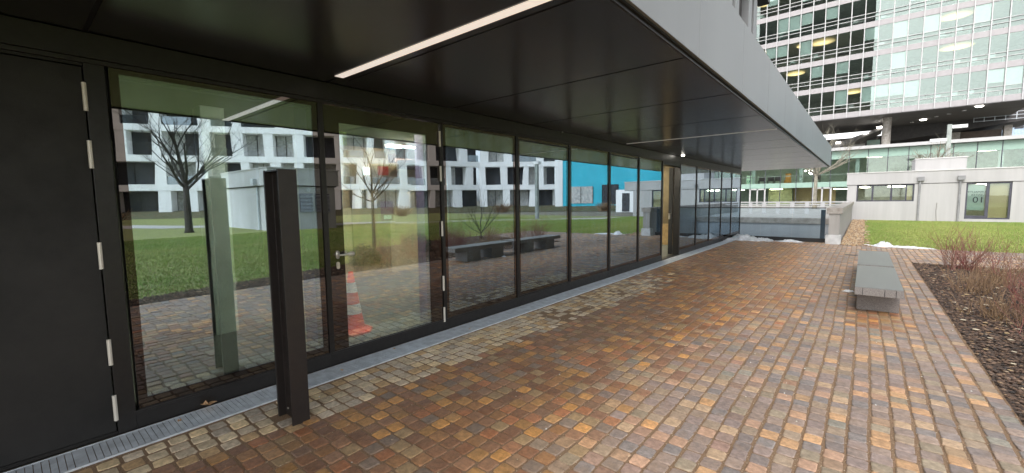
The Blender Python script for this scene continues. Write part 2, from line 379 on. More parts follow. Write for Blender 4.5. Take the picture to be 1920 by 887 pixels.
# keep the post's footing and the channel grate clear
pal_edge = np.clip(0.42 + 0.12 * np.clip(cy, 0, 6) * 0.55 + 0.12 * nz, 0, 1.3) + 0.34
p_pale = np.clip((pal_edge - cx) / 0.18 + 0.5, 0, 1) * np.clip((9.5 - cy) / 3, 0, 1)
wetline = 3.0 + 0.35 * nz - 0.02 * cy
p_wet = np.clip((wetline - cx) / 0.9 + 0.5, 0, 1)
p_wet = np.where((np.abs(cx - 4.15) < 0.3) & (cy > 6.6) & (cy < 7.8), 0.9, p_wet)  # wet tone under the near bench end, doubling as its contact shadow
u = RNG.random(N); u2 = RNG.random(N)
wetc = PAL_WET[RNG.integers(0, len(PAL_WET), N)]; dryc = PAL_DRY[RNG.choice(len(PAL_DRY), N, p=[.15, .13, .14, .1, .1, .06, .07, .11, .07, .03, .04])]; palec = PAL_PALE[RNG.integers(0, len(PAL_PALE), N)]
dryc = dryc * np.array([1.12, 1.03, 0.96]); wetc = wetc * np.array([1.85, 1.70, 1.38]); palec = palec * np.array([1.36, 1.26, 1.10])
mixw = np.clip((p_wet - u) * 3 + 0.5, 0, 1)[:, None]
C = dryc * (1 - mixw) + wetc * mixw
isp = (u2 < p_pale)[:, None]; C = np.where(isp, palec, C)
mw_ = p_wet[:, None]; mean = np.array([0.29, 0.225, 0.18]) * (1 - mw_) + np.array([0.35, 0.205, 0.105]) * mw_
soft = np.where(isp, 0.0, 0.24); C = C * (1 - soft) + mean * soft
stain = 1 + 0.16 * vnoise(cx * 0.7, cy * 0.7, 21) + 0.08 * vnoise(cx * 2.3, cy * 2.3, 22)
C = C * RNG.uniform(0.88, 1.12, N)[:, None] * np.clip(stain, 0.7, 1.25)[:, None]
wet = np.where(isp[:, 0], 0.0, np.clip(p_wet * 0.9 + 0.15, 0, 1))
RGBA = np.concatenate([C, wet[:, None]], 1)
ht = RNG.uniform(-0.003, 0.003, N) + 0.004 * vnoise(cx * 1.2, cy * 1.2, 31) - 0.002; tilt = RNG.uniform(-0.009, 0.009, (N, 2)); rot = RNG.uniform(-0.035, 0.035, N)
# unit sett: rounded octagonal outline, 3 rings + centre
def sett_rings(rs):
    ang = []; c = 0.80
    base = np.array([(-c, -1), (c, -1), (1, -c), (1, c), (c, 1), (-c, 1), (-1, c), (-1, -c)], float)
    j = rs.uniform(-0.06, 0.06, base.shape)
    return base + j
TRI = []
for i in range(8):
    j = (i + 1) % 8
    TRI += [(i, j, 8 + j), (i, 8 + j, 8 + i), (8 + i, 8 + j, 16 + j), (8 + i, 16 + j, 16 + i), (16 + i, 16 + j, 24)]
TRI = np.array(TRI)
VAR = []
for k in range(10):
    b = sett_rings(RNG); v = np.zeros((25, 3))
    v[0:8, :2] = b; v[0:8, 2] = -0.03; v[8:16, :2] = b; v[8:16, 2] = -0.0035
    v[16:24, :2] = b * 0.90; v[16:24, 2] = RNG.uniform(-0.0008, 0.0008, 8); v[24, 2] = 0.0006
    VAR.append(v)
VARA = np.array(VAR)
# nearest 300 inside the frame become single stones
Rn = np.array(Rm)
def in_frame(x, y):
    P = np.stack([x - 3.94, y, np.full_like(x, -1.6)], 1) @ Rn
    px = 960 + 793.6 * P[:, 0] / -P[:, 2]; py = 443.5 - 793.6 * P[:, 1] / -P[:, 2]
    return (P[:, 2] < 0) & (px > -5) & (px < 1925) & (py < 892)
dist = np.hypot(cx - 3.94, cy); vis = in_frame(cx, cy)
order = np.argsort(np.where(vis, dist, 1e9))[:299]
sel = np.zeros(N, bool); sel[order] = True
vm_ = []
for k, v in enumerate(VAR):
    w = v.copy(); w[:, :2] *= 0.05; vm_.append(np_mesh('sett', w, TRI, 'sett'))
for i in order:
    o = piece('sett', vm_[i % 10], (float(cx[i]), float(cy[i]), float(ht[i])), pave, rot=(float(tilt[i, 0]), float(tilt[i, 1]), float(rot[i])), scale=(float(hw[i] / 0.05), float(hl[i] / 0.05), 1))
    o.color = tuple(float(q) for q in RGBA[i])
rest = np.where(~sel & ~((cx > 0.58) & (cx < 0.90) & (cy > 1.2) & (cy < 1.38)))[0]
K = len(rest); vv = VARA[rest % 10].copy()
vv[:, :, 0] *= hw[rest][:, None]; vv[:, :, 1] *= hl[rest][:, None]
cr, sr = np.cos(rot[rest])[:, None], np.sin(rot[rest])[:, None]
X = vv[:, :, 0] * cr - vv[:, :, 1] * sr; Y = vv[:, :, 0] * sr + vv[:, :, 1] * cr
vv[:, :, 2] += ht[rest][:, None] + X * tilt[rest, 1][:, None] + Y * tilt[rest, 0][:, None]
vv[:, :, 0] = X + cx[rest][:, None]; vv[:, :, 1] = Y + cy[rest][:, None]
FF = (TRI[None] + 25 * np.arange(K)[:, None, None]).reshape(-1, 3)
fo = link('sett_field', np_mesh('sett_field', vv.reshape(-1, 3), FF, 'settf', np.repeat(RGBA[rest], 25, 0)), pave); fo['kind'] = 'stuff'

# loose chips in the joints, stones and small litter -------------------------------
def scatter(name, P, size, cols, m, kind_label, flat=0.5, parent=None, cat=None):
    n = len(P); base = np.array([(1, 0, 0), (0, 1, 0), (-1, 0, 0), (0, -1, 0), (0, 0, 1), (0, 0, -1)], float)
    v = base[None] * size[:, None, None] * RNG.uniform(0.6, 1.3, (n, 6, 1)); v[:, :, 2] *= flat
    a = RNG.uniform(0, 6.28, n); c_, s_ = np.cos(a)[:, None], np.sin(a)[:, None]
    x = v[:, :, 0] * c_ - v[:, :, 1] * s_; y = v[:, :, 0] * s_ + v[:, :, 1] * c_; v[:, :, 0] = x; v[:, :, 1] = y
    v += P[:, None, :]
    F = np.array([(0, 1, 4), (1, 2, 4), (2, 3, 4), (3, 0, 4), (1, 0, 5), (2, 1, 5), (3, 2, 5), (0, 3, 5)])
    FF = (F[None] + 6 * np.arange(n)[:, None, None]).reshape(-1, 3)
    me = np_mesh(name, v.reshape(-1, 3), FF, m, np.repeat(np.concatenate([cols, np.ones((n, 1))], 1), 6, 0))
    o = link(name, me, parent); o['kind'] = 'stuff'
    if parent is None: o['label'] = kind_label; o['category'] = cat
    return o
n = 26000
gx = RNG.uniform(0.35, 4.9, n); gy = -1 + 15 * RNG.random(n) ** 1.6
P = np.stack([gx, gy, np.full(n, -0.005)], 1); cc = np.array([(0.42, 0.30, 0.19), (0.34, 0.22, 0.13), (0.5, 0.42, 0.32), (0.22, 0.12, 0.07)])[RNG.integers(0, 4, n)]
# chips live in the joints: snap to nearest joint line of a column, else drop between stones
ci = np.round((gx - xs0) / pitch); w_ = RNG.random(n) < 0.75
wobn = 0.007 * np.sin(gy * 1.3 + ci * 0.22) + 0.003 * np.sin(gy * 4.1 + ci * 0.9)
P[:, 0] = np.where(w_, xs0 + ci * pitch + wobn + RNG.uniform(-0.007, 0.007, n), P[:, 0])
P[:, 2] = np.where(w_, -0.004, -0.009)
scatter('joint_grit', P, RNG.uniform(0.002, 0.0045, n), cc, 'chip', '', 0.7, pave)
n = 420
P = np.stack([RNG.uniform(0.3, 4.9, n), -1 + 17 * RNG.random(n) ** 1.3, np.full(n, 0.003)], 1)
scatter('loose_chippings', P, RNG.uniform(0.003, 0.008, n), np.array([(0.62, 0.58, 0.50), (0.5, 0.4, 0.28), (0.75, 0.74, 0.7)])[RNG.integers(0, 3, n)], 'chip', 'tiny pale stone chips and salt grains scattered over the brown setts', 0.7, None, 'grit')

# mulch chips ---------------------------------------------------------------
def in_poly(x, y, pts):
    ins = np.zeros(len(x), bool); j = len(pts) - 1
    for i in range(len(pts)):
        xi, yi = pts[i]; xj, yj = pts[j]
        c = ((yi > y) != (yj > y)) & (x < (xj - xi) * (y - yi) / (yj - yi + 1e-12) + xi); ins ^= c; j = i
    return ins
n = 90000
x = RNG.uniform(4.862, 9.4, n); y = RNG.uniform(-2, 13.55, n); k = in_poly(x, y, bed_pts); x, y = x[k], y[k]; n = len(x)
pc = np.array([(0.13, 0.08, 0.055), (0.08, 0.055, 0.042), (0.19, 0.125, 0.085), (0.045, 0.037, 0.033), (0.26, 0.17, 0.10), (0.38, 0.29, 0.2)])[RNG.choice(6, n, p=[.34, .30, .19, .13, .03, .01])]
P = np.stack([x, y, RNG.uniform(-0.005, 0.02, n)], 1)
scatter('bark_mulch', P, RNG.uniform(0.008, 0.026, n), pc, 'chip', 'dark bark mulch and dead leaves covering the planting bed', 0.45, None, 'mulch')
# dead leaves in the bed
n = 1300; x = RNG.uniform(4.95, 9.2, n); y = RNG.uniform(2, 13.5, n); k = in_poly(x, y, bed_pts); x, y = x[k], y[k]; n = len(x)
pc = np.array([(0.42, 0.30, 0.16), (0.30, 0.19, 0.10), (0.55, 0.47, 0.34), (0.24, 0.13, 0.09)])[RNG.integers(0, 4, n)]
scatter('leaf_litter', np.stack([x, y, RNG.uniform(0.01, 0.035, n)], 1), RNG.uniform(0.015, 0.04, n), pc, 'chip', 'dry tan leaves lying on the dark bark of the planting bed', 0.25, None, 'dead leaves')

# grass ------------------------------------------------------------------------
def blades(name, n, boxes, h, label, excl):
    xs, ys = [], []
    for (a, b, c, d, wgt) in boxes:
        m_ = int(n * wgt); xs.append(RNG.uniform(a, b, m_)); ys.append(RNG.uniform(c, d, m_))
    x = np.concatenate(xs); y = np.concatenate(ys)
    k = ~in_poly(x, y, bed_pts)
    for e in excl: k &= ~((x > e[0]) & (x < e[1]) & (y > e[2]) & (y < e[3]))
    x, y = x[k], y[k]; m_ = len(x)
    a = RNG.uniform(0, 6.28, m_); w = RNG.uniform(0.006, 0.014, m_); hh = RNG.uniform(0.5, 1.1, m_) * h; la = RNG.uniform(0, 6.28, m_); ll = RNG.uniform(0.2, 1.0, m_) * h
    v = np.zeros((m_, 3, 3)); v[:, 0] = np.stack([x + w * np.cos(a), y + w * np.sin(a), np.full(m_, -0.02)], 1); v[:, 1] = np.stack([x - w * np.cos(a), y - w * np.sin(a), np.full(m_, -0.02)], 1)
    v[:, 2] = np.stack([x + ll * np.cos(la), y + ll * np.sin(la), -0.02 + hh], 1)
    bare = (vnoise(x * 0.9, y * 0.9, 14) + 0.6 * vnoise(x * 3, y * 3, 15) > 1.05) & (RNG.random(m_) < 0.6)
    v[bare] = v[bare] * np.array([1, 1, 0]) + np.array([0, 0, -0.03])
    q = np.clip(vnoise(x, y, 9) * 0.6 + 0.5 + RNG.uniform(-0.3, 0.3, m_), 0, 1)[:, None]
    c = np.array([0.17, 0.29, 0.05]) * q + np.array([0.30, 0.35, 0.09]) * (1 - q); c = c * RNG.uniform(0.75, 1.25, (m_, 1))
    dry = RNG.random(m_) < 0.13; c[dry] = (0.32, 0.26, 0.12)
    o = link(name, np_mesh(name, v.reshape(-1, 3), np.arange(m_ * 3).reshape(-1, 3), 'blade', np.repeat(np.concatenate([c, np.ones((m_, 1))], 1), 3, 0)))
    o['kind'] = 'stuff'; o['label'] = label; o['category'] = 'grass'
blades('grass', 420000, [(3.98, 12, 17.4, 35.7, 0.35), (5.4, 21, -1, 13.6, 0.4), (9.3, 23, 13, 30, 0.2), (5, 10, 5, 8, 0.05)], 0.05, 'short green lawn grass beyond the pavement and beside the planting bed', [(0, 9.3, 13.5, 17.35), (21.3, 40, 9.3, 14)])

# pebble strip ------------------------------------------------------------------
mb = MB(); mb.face([(3.38, 17.2, -0.03), (3.98, 17.2, -0.03), (4.0, 35.8, -0.03), (3.38, 35.8, -0.03)]); struct('gravel_strip', mb, 'ground')
n = 9000; x = RNG.uniform(3.4, 3.97, n) + 0.0; x = np.where(RNG.random(n) < 0.12, x + RNG.uniform(0, 0.22, n), x); y = 17.25 + 18.3 * RNG.random(n) ** 1.3
pc = np.array([(0.36, 0.24, 0.13), (0.27, 0.17, 0.10), (0.42, 0.33, 0.22), (0.18, 0.13, 0.09)])[RNG.integers(0, 4, n)]
scatter('pebbles', np.stack([x, y, RNG.uniform(-0.02, 0.02, n)], 1), RNG.uniform(0.022, 0.055, n), pc, 'chip', 'tan pebbles filling the strip between concrete wall and lawn', 0.7, None, 'pebbles')

# ================================================================== OUR BUILDING
BL = thing('glass_fronted_building', (0, 9, 0), 'black framed glass pavilion with a deep dark canopy over the stone paving', 'building')
EY = [0.48, 1.96, 3.42, 4.86, 6.30, 7.79, 9.22, 10.68, 12.0, 13.5, 14.95, 16.43, 17.93, 19.46]
ZT, ZS = 2.52, 2.72
mb = MB(); mb.box(-0.16, 0.012, 0.50, 10.66, 0.0, 0.115); mb.box(-0.16, 0.018, 0.50, 10.66, 0.117, 0.135); part('plinth', mb, 'frame', BL, bevel=0.003)
mb = MB(); mb.box(-0.16, 0.012, 12.02, 19.46, 0.0, 0.115); mb.box(-0.16, 0.018, 12.02, 19.46, 0.117, 0.135); part('plinth', mb, 'frame', BL, bevel=0.003)
mb = MB(); mb.box(-0.16, 0.012, -6, 19.46, ZT, ZT + 0.03); mb.box(-0.16, 0.006, -6, 19.46, ZT + 0.035, ZS - 0.004); part('header', mb, 'frame', BL, bevel=0.003)
mull = MB(); mull.box(-0.16, 0.014, -0.024, 0.024, 0.0, ZT - 0.002); mme = mull.mesh('mullion', 'frame')
fin = MB(); fin.box(-0.46, -0.165, -0.03, 0.03, 0.0, ZT - 0.002); fme = fin.mesh('mullion_fin', 'fin')
for e in EY:
    if e in (0.48,): continue
    piece('mullion', mme, (0, e, 0), BL)
    if e not in (10.68, 12.0): piece('mullion_fin', fme, (0, e, 0), BL)
mb = MB(); mb.box(-0.16, 0.016, 0.405, 0.505, 0, ZT - 0.002); part('mullion', mb, 'frame', BL, bevel=0.003)
# panes
def warp(p):
    d = [random.uniform(-0.0014, 0.0014) for _ in range(4)]; k = {0: 0, 1: 0, 4: 1, 5: 1, 3: 2, 2: 2, 7: 3, 6: 3}
    d[3] = d[1] + d[2] - d[0] if abs(d[1] + d[2] - d[0]) < 0.002 else d[3]
    p.v = [(v[0] + d[k[i]], v[1], v[2]) for i, v in enumerate(p.v)]
def window(y0, y1, sash=False):
    a, b = y0 + 0.026, y1 - 0.026; z0, z1 = 0.137, ZT - 0.003
    fr = MB(); t = 0.055
    fr.box(-0.10, -0.014, a, a + t, z0, z1); fr.box(-0.10, -0.014, b - t, b, z0, z1); fr.box(-0.10, -0.014, a + t, b - t, z0, z0 + t); fr.box(-0.10, -0.014, a + t, b - t, z1 - t, z1)
    w = part('window', fr, 'frit', BL)
    p = MB(); p.box(-0.011, -0.004, a, b, z0, z1); warp(p); part('pane', p, 'glass', w)
    m_ = MB(); q = 0.0; m_.box(-0.0015, 0.0, a, a + 0.05, z0, z1); m_.box(-0.0015, 0.0, b - 0.05, b, z0, z1); m_.box(-0.0015, 0.0, a + 0.05, b - 0.05, z0, z0 + 0.07); m_.box(-0.0015, 0.0, a + 0.05, b - 0.05, z1 - 0.035, z1)
    part('enamel_margin', m_, 'fritg', w)
    if sash:
        s = MB(); s.box(-0.001, 0.010, a, b, z1 - 0.055, z1 - 0.035); s.box(-0.001, 0.010, a, b, z0, z0 + 0.02); s.box(-0.001, 0.010, a, a + 0.015, z0, z1); part('sash_edge', s, 'frame', w)
    return w
for i in range(len(EY) - 1):
    if i in (1, 7): continue
    window(EY[i] + (0.02 if i == 0 else 0), EY[i + 1], i in (3, 5, 9))
# glazed door at 1.96-3.42
D = MB(); y0, y1 = 1.99, 3.385; sL, sR = 0.15, 0.18
D.box(-0.07, -0.012, y0, y0 + sL, 0.03, ZT - 0.01); D.box(-0.07, -0.012, y1 - sR, y1, 0.03, ZT - 0.01)
D.box(-0.07, -0.012, y0 + sL, y1 - sR, 0.03, 0.14); D.box(-0.07, -0.012, y0 + sL, y1 - sR, 2.36, ZT - 0.01)
door = part('door', D, 'frit', BL, label='black framed glazed door')
p = MB(); p.box(-0.011, -0.004, y0, y1, 0.03, ZT - 0.01); warp(p); part('pane', p, 'glass', door)
m_ = MB(); z0, z1 = 0.03, ZT - 0.01; m_.box(-0.0015, 0.0, y0, y0 + sL, z0, z1); m_.box(-0.0015, 0.0, y1 - sR, y1, z0, z1); m_.box(-0.0015, 0.0, y0 + sL, y1 - sR, z0, 0.14); m_.box(-0.0015, 0.0, y0 + sL, y1 - sR, 2.36, z1)
part('enamel_margin', m_, 'fritg', door)
hg = MB(); hg.tube([(0.018, 3.392, -0.09), (0.018, 3.392, 0.09)], 0.012, 8); hme = hg.mesh('hinge', 'hinge')
for z in (0.20, 0.59, 1.26, 1.92, 2.33): piece('hinge', hme, (0, 0, z), door)
def plate(mb, x0, x1, yc, z0, z1, w):
    pts = [];
    for k in range(9): t = math.pi * k / 8; pts.append((yc + w * math.cos(t), z1 - w + w * math.sin(t)))
    for k in range(9): t = math.pi + math.pi * k / 8; pts.append((yc + w * math.cos(t), z0 + w + w * math.sin(t)))
    n = len(mb.v); c = len(pts); mb.v += [(x0, a, b) for a, b in pts] + [(x1, a, b) for a, b in pts]
    mb.f.append(tuple(n + i for i in reversed(range(c)))); mb.f.append(tuple(n + c + i for i in range(c)))
    for i in range(c): j = (i + 1) % c; mb.f.append((n + i, n + j, n + c + j, n + c + i))
h = MB(); plate(h, 0, 0.009, 2.065, 1.045, 1.125, 0.017); h.tube([(0.005, 2.065, 1.085), (0.06, 2.065, 1.085), (0.065, 2.075, 1.085), (0.065, 2.14, 1.087)], 0.009, 8)
h.tube([(0.065, 2.13, 1.087), (0.065, 2.15, 1.087), (0.065, 2.175, 1.088), (0.065, 2.20, 1.088), (0.065, 2.205, 1.088)], [0.009, 0.019, 0.023, 0.019, 0.004], 10)
part('handle', h, 'steel', door, smooth=True)
h = MB(); plate(h, 0, 0.008, 2.065, 0.945, 1.015, 0.016); part('keyhole_plate', h, 'steel', door)
# solid door on the far left
D = MB(); D.box(-0.06, 0.004, -0.95, 0.398, 0.03, 2.49)
sdoor = part('door', D, 'door_skin', BL, label='solid black flush door with five pale hinges', bevel=0.002)
hg = MB(); hg.tube([(0.020, 0.400, -0.09), (0.020, 0.400, 0.09)], 0.012, 8); hme2 = hg.mesh('hinge', 'hinge')
for z in (0.20, 0.595, 1.26, 1.93, 2.30): piece('hinge', hme2, (0, 0, z), sdoor)
mb = MB(); mb.box(-0.16, -0.002, -6.0, -0.96, 0, ZT - 0.002); mb.box(-0.16, -0.002, -0.958, 0.404, 2.50, ZT - 0.002); mb.box(-0.16, -0.004, -0.958, 0.404, 0.0, 0.024); part('wall_panel', mb, 'door_skin', BL)
# open doorway at 10.68 - 12.0 : dark leaf swung inwards
D = MB(); D.box(-0.27, -0.162, 11.92, 11.97, 0.02, 2.42); od = part('door', D, 'frit', BL, label='dark door leaf standing open')
h = MB(); h.box(-0.25, -0.22, 11.87, 11.919, 1.0, 1.16); part('handle', h, 'steel', od)
mb = MB(); mb.box(-0.16, 0.005, 10.71, 11.97, 2.44, ZT - 0.003); part('door_frame', mb, 'frame', BL)
mb = MB(); mb.box(-0.16, 0.004, 10.71, 11.97, -0.02, 0.015); part('threshold', mb, 'frame', BL)
# interior shell
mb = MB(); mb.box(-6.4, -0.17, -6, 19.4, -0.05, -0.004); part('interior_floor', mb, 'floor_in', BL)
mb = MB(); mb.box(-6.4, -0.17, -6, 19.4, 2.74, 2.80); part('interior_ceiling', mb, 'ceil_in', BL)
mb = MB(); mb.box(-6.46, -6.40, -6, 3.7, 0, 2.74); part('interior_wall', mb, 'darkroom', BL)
mb = MB(); mb.box(-4.3, -4.2, 3.72, 8.5, 0, 2.74); mb.box(-6.4, -4.3, 3.70, 3.80, 0, 2.74); part('interior_wall', mb, 'beige', BL, label='beige interior wall')
mb = MB(); mb.box(-6.46, -6.40, 3.72, 19.4, 0, 2.74); part('interior_wall', mb, 'mint', BL, label='grey green interior wall')
mb = MB(); mb.box(-6.4, -0.5, 14.4, 14.5, 0.72, 2.74); part('interior_wall', mb, 'beige2', BL, label='beige interior wall')
mb = MB(); mb.box(-6.4, -0.5, 14.395, 14.5, 0.0, 0.715); part('wainscot', mb, 'wood', BL)
mb = MB(); mb.box(-6.4, -0.17, 19.38, 19.44, 0, 2.74); mb.box(-6.4, -0.17, -6.06, -6.0, 0, 2.74); part('interior_wall', mb, 'darkroom', BL)
mb = MB(); mb.box(-4.19, -4.15, 4.6, 5.5, 0, 2.1); part('interior_door', mb, 'wood', BL)
mb = MB(); mb.box(-4.19, -4.15, 6.3, 7.1, 0, 2.1); part('interior_door', mb, 'darkroom', BL)
mb = MB(); mb.box(-2.35, -2.05, 1.56, 1.80, 0, 2.74); part('interior_column', mb, 'mint', BL)
for yy in (5.6, 8.4, 11.3):
    mb = MB(); mb.box(-2.35, -2.05, yy, yy + 0.3, 0, 2.74); part('interior_column', mb, 'mint', BL)
# roof slab over interior and outer wall shell
mb = MB(); mb.box(-6.5, 2.0, -6.0, 19.46, 2.82, 3.46); part('roof_slab', mb, 'tdark', BL)
mb = MB(); mb.box(-6.6, -6.47, -6, 19.46, 0, 2.81); mb.box(-6.5, 0.0, 19.462, 19.50, 0.0, 2.81); part('wall', mb, 'door_skin', BL)
# canopy: soffit panels between seams
XC = 2.84; YE = 21.0
seams = [-6.0, -4.4, -2.8, -1.15, 0.43, 2.03, 3.60, 5.17, 6.78, 8.36, 9.98, 11.58, 13.17, 14.76, 16.35, 17.94, 19.5, YE - 0.03]
for a, b in zip(seams[:-1], seams[1:]):
    mb = MB(); mb.box(0.012 if b < 19.51 else -0.6, XC - 0.045, a + 0.012, b - 0.012, ZS + random.uniform(0, 0.0015), ZS + 0.005); part('soffit_panel', mb, 'soffit', BL)
mb = MB(); mb.box(-0.16, XC - 0.02, -6, YE - 0.02, ZS + 0.008, ZS + 0.03); part('soffit_backing', mb, 'joint', BL)
# recessed linear light, plus a thin glowing strip painted in as seam highlight
mb = MB(); mb.box(0.25, 2.79, 1.988, 2.068, ZS - 0.004, ZS - 0.001); part('glow_strip', mb, emis('linear lamp', (1.0, 0.88, 0.78), 0.24), BL)
mb = MB(); mb.box(0.2, 2.78, 2.148, 2.156, ZS - 0.003, ZS - 0.0008); part('light_trim', mb, 'joint', BL)
mb = MB(); mb.box(0.10, 2.76, 8.345, 8.372, ZS - 0.004, ZS - 0.001); part('glow_strip', mb, emis('glowing seam highlight', (0.95, 0.9, 0.85), 0.07), BL)
mb = MB(); mb.lathe([(0.0, ZS - 0.02), (0.035, ZS - 0.018), (0.045, ZS - 0.004)], 0.16, 11.7, 14); part('spot_lamp', mb, 'downlight', BL)
# fascia panels
fs = [-6.0, -4.1, -2.55, -0.98, 0.6, 2.17, 3.75, 5.34, 6.94, 8.55, 10.15, 11.75, 13.35, 14.95, 16.55, 18.15, 19.75, YE]
for a, b in zip(fs[:-1], fs[1:]):
    mb = MB(); mb.box(XC - 0.035, XC, a + 0.003, b - 0.003, ZS + 0.02, 3.50); mb.box(XC - 0.10, XC - 0.036, a + 0.003, b - 0.003, 3.47, 3.50); part('fascia_panel', mb, 'fascia', BL, bevel=0.002)
mb = MB(); mb.box(-0.6, XC - 0.04, YE - 0.03, YE, ZS, 3.50); part('fascia_end', mb, 'fascia', BL)
mb = MB(); mb.box(-0.6, XC - 0.05, -6, YE - 0.04, 3.40, 3.46); part('canopy_roof', mb, 'tdark', BL)
mb = MB(); mb.box(XC - 0.055, XC - 0.038, -6, YE - 0.03, ZS - 0.012, 3.0); part('drip_edge', mb, 'frame', BL)
# upper storey: dark cladding with grey fins
mb = MB(); mb.box(-6.5, 2.0, -6, 10.45, 3.47, 7.6); part('upper_wall', mb, 'tdark', BL)
f = MB(); f.box(2.001, 2.12, -0.14, 0.14, 3.47, 5.62); fme = f.mesh('fin', 'fascia')
for k in range(15): 
    for dy in (0, 0.47): piece('fin', fme, (0, 9.75 - 1.5 * k - dy, 0), BL)
mb = MB(); mb.box(2.001, 2.22, -6, 10.62, 5.62, 5.9); part('cornice', mb, 'frame', BL)

# interior lamps; those nearest the glass are unseen, added to brighten floor and cone
for k, (x, y) in enumerate([(-3.0, 5.3), (-2.2, 8.2), (-3.2, 11.2), (-2.0, 13.6), (-2.4, 17.0), (-0.75, 2.9), (-0.75, 6.0), (-0.75, 9.2), (-0.75, 16.8)]):
    lb = ['first ceiling tube lamp inside, behind the glazed door', 'ceiling tube lamp inside behind the middle panes', 'ceiling tube lamp inside near the open doorway', 'ceiling tube lamp inside just past the open doorway', 'ceiling tube lamp inside at the far end of the glass front', 'added unseen tube lamp close behind the glazed door, brightening the traffic cone', 'added unseen tube lamp close behind the pane over the near bench reflection', 'added unseen tube lamp close behind the pane left of the open doorway', 'added unseen tube lamp close behind the last panes'][k]
    t = thing('ceiling_lamp', (x, y, 2.6), lb, 'lamp', 'tube lamps inside the building')
    mb = MB(); mb.box(x - 0.09, x + 0.09, y - 0.6, y + 0.6, 2.66, 2.735); part('housing', mb, 'white_lamp', t)
    mb = MB(); mb.box(x - 0.06, x + 0.06, y - 0.57, y + 0.57, 2.63, 2.658); part('diffuser', mb, 'lamp', t)
for k, (x, z, y0, y1) in enumerate([(-2.2, 2.42, 4.4, 9.5), (-2.7, 2.28, 4.8, 9.8), (-3.3, 2.45, 5.0, 13.0)]):
    mb = MB(); mb.box(x - 0.12, x + 0.12, y0, y1, z - 0.08, z + 0.08)
    for yy in (y0 + 0.4, (y0 + y1) / 2, y1 - 0.4): mb.box(x - 0.01, x + 0.01, yy - 0.01, yy + 0.01, z + 0.08, 2.74)
    single('ventilation_duct', mb, 'duct', ['red brown duct under the ceiling nearest the glass', 'lower red brown duct under the ceiling', 'red brown duct under the ceiling deepest inside'][k], 'duct', 'ducts inside')

# poster and small signs inside
t = thing('poster', (-0.3, 2.85, 1.38), 'magenta poster with a white box, hanging behind the glazed door', 'poster')
mb = MB(); mb.box(-0.305, -0.30, 2.765, 2.93, 1.375, 1.60); part('sheet', mb, 'magenta', t)
mb = MB(); mb.box(-0.2995, -0.2985, 2.80, 2.90, 1.395, 1.44); part('print_block', mb, 'paper', t)
def text(name, body, size, mtx, m, parent, ext=0.001):
    c = bpy.data.curves.new(name, 'FONT'); c.body = body; c.size = size; c.extrude = ext; c.align_x = 'CENTER'; c.align_y = 'CENTER'
    o = bpy.data.objects.new(name, c); COL.objects.link(o)
    me = bpy.data.meshes.new_from_object(o, depsgraph=bpy.context.evaluated_depsgraph_get()); bpy.data.objects.remove(o)
    me.transform(mtx); me.materials.clear(); me.materials.append(M[m])
    return link(name, me, parent)
mb = MB(); mb.box(-3.02, -3.0, 4.5, 4.72, 2.09, 2.25); s = single('wall_sign', mb, 'orange', 'small orange sign hanging inside, seen through the glazed door', 'sign')
mb = MB(); mb.box(-3.02, -3.0, 4.2, 4.33, 2.08, 2.22); s = single('exit_sign', mb, emis('lit sign', (0.9, 1.0, 0.9), 1.2), 'small lit white sign hanging inside left of the orange sign', 'sign')
mb = MB(); mb.box(-0.31, -0.30, 2.30, 2.385, 2.19, 2.33); single('notice', mb, mat('yellow green notice', (0.45, 0.55, 0.15), 0.6), 'yellow green notice at the top left of the glazed door, inside', 'notice')

# traffic cone ------------------------------------------------------------------
CXc, CYc = -0.84, 2.66
t = thing('traffic_cone', (CXc, CYc, 0), 'orange and white striped traffic cone standing inside behind the glazed door', 'traffic cone')
mb = MB(); pts = []
for k in range(8):
    a = math.pi / 8 + k * math.pi / 4; pts.append((CXc + 0.235 * math.cos(a), CYc + 0.235 * math.sin(a)))
mb.poly(pts, 0, 0.035); part('base', mb, 'orange', t, bevel=0.006)
def cr_(z): return 0.145 - 0.118 * (z - 0.03) / 0.72
mb = MB(); mb.lathe([(0.20, 0.034), (0.165, 0.05)] + [(cr_(z), z) for z in (0.09, 0.3, 0.5, 0.75)] + [(0.018, 0.752), (0.016, 0.70)], CXc, CYc, 24); part('cone_body', mb, 'orange', t, smooth=True)
for a, b in ((0.24, 0.36), (0.50, 0.62)):
    mb = MB(); mb.lathe([(cr_(a) + 0.0015, a), (cr_(b) + 0.0015, b)], CXc, CYc, 24); part('reflective_band', mb, 'reflect', t, smooth=True)

# drainage grating ----------------------------------------------------------------
t = thing('drainage_channel', (0.17, 9, 0), 'galvanised slotted drainage channel running along the foot of the glass front', 'drain')
def grate(y0, y1):
    mb = MB(); x0, x1 = 0.035, 0.322
    mb.box(x0, x0 + 0.008, y0, y1, -0.03, 0.006); mb.box(x1 - 0.008, x1, y0, y1, -0.03, 0.006)
    y = y0 + 0.002
    while y < y1 - 0.01:
        mb.box(x0 + 0.009, x1 - 0.009, y + 0.001, y + 0.0305, -0.01, 0.003 ); y += 0.0335
    return mb
yy = -1.8
gm = grate(0, 0.996).mesh('grate_panel', 'zinc')
while yy < 17.9: piece('grate_panel', gm, (0, yy, 0), t); yy += 1.0
mb = MB(); mb.box(0.02, 0.337, -3, 18.0, -0.06, -0.0115); part('channel_bed', mb, 'joint', t)

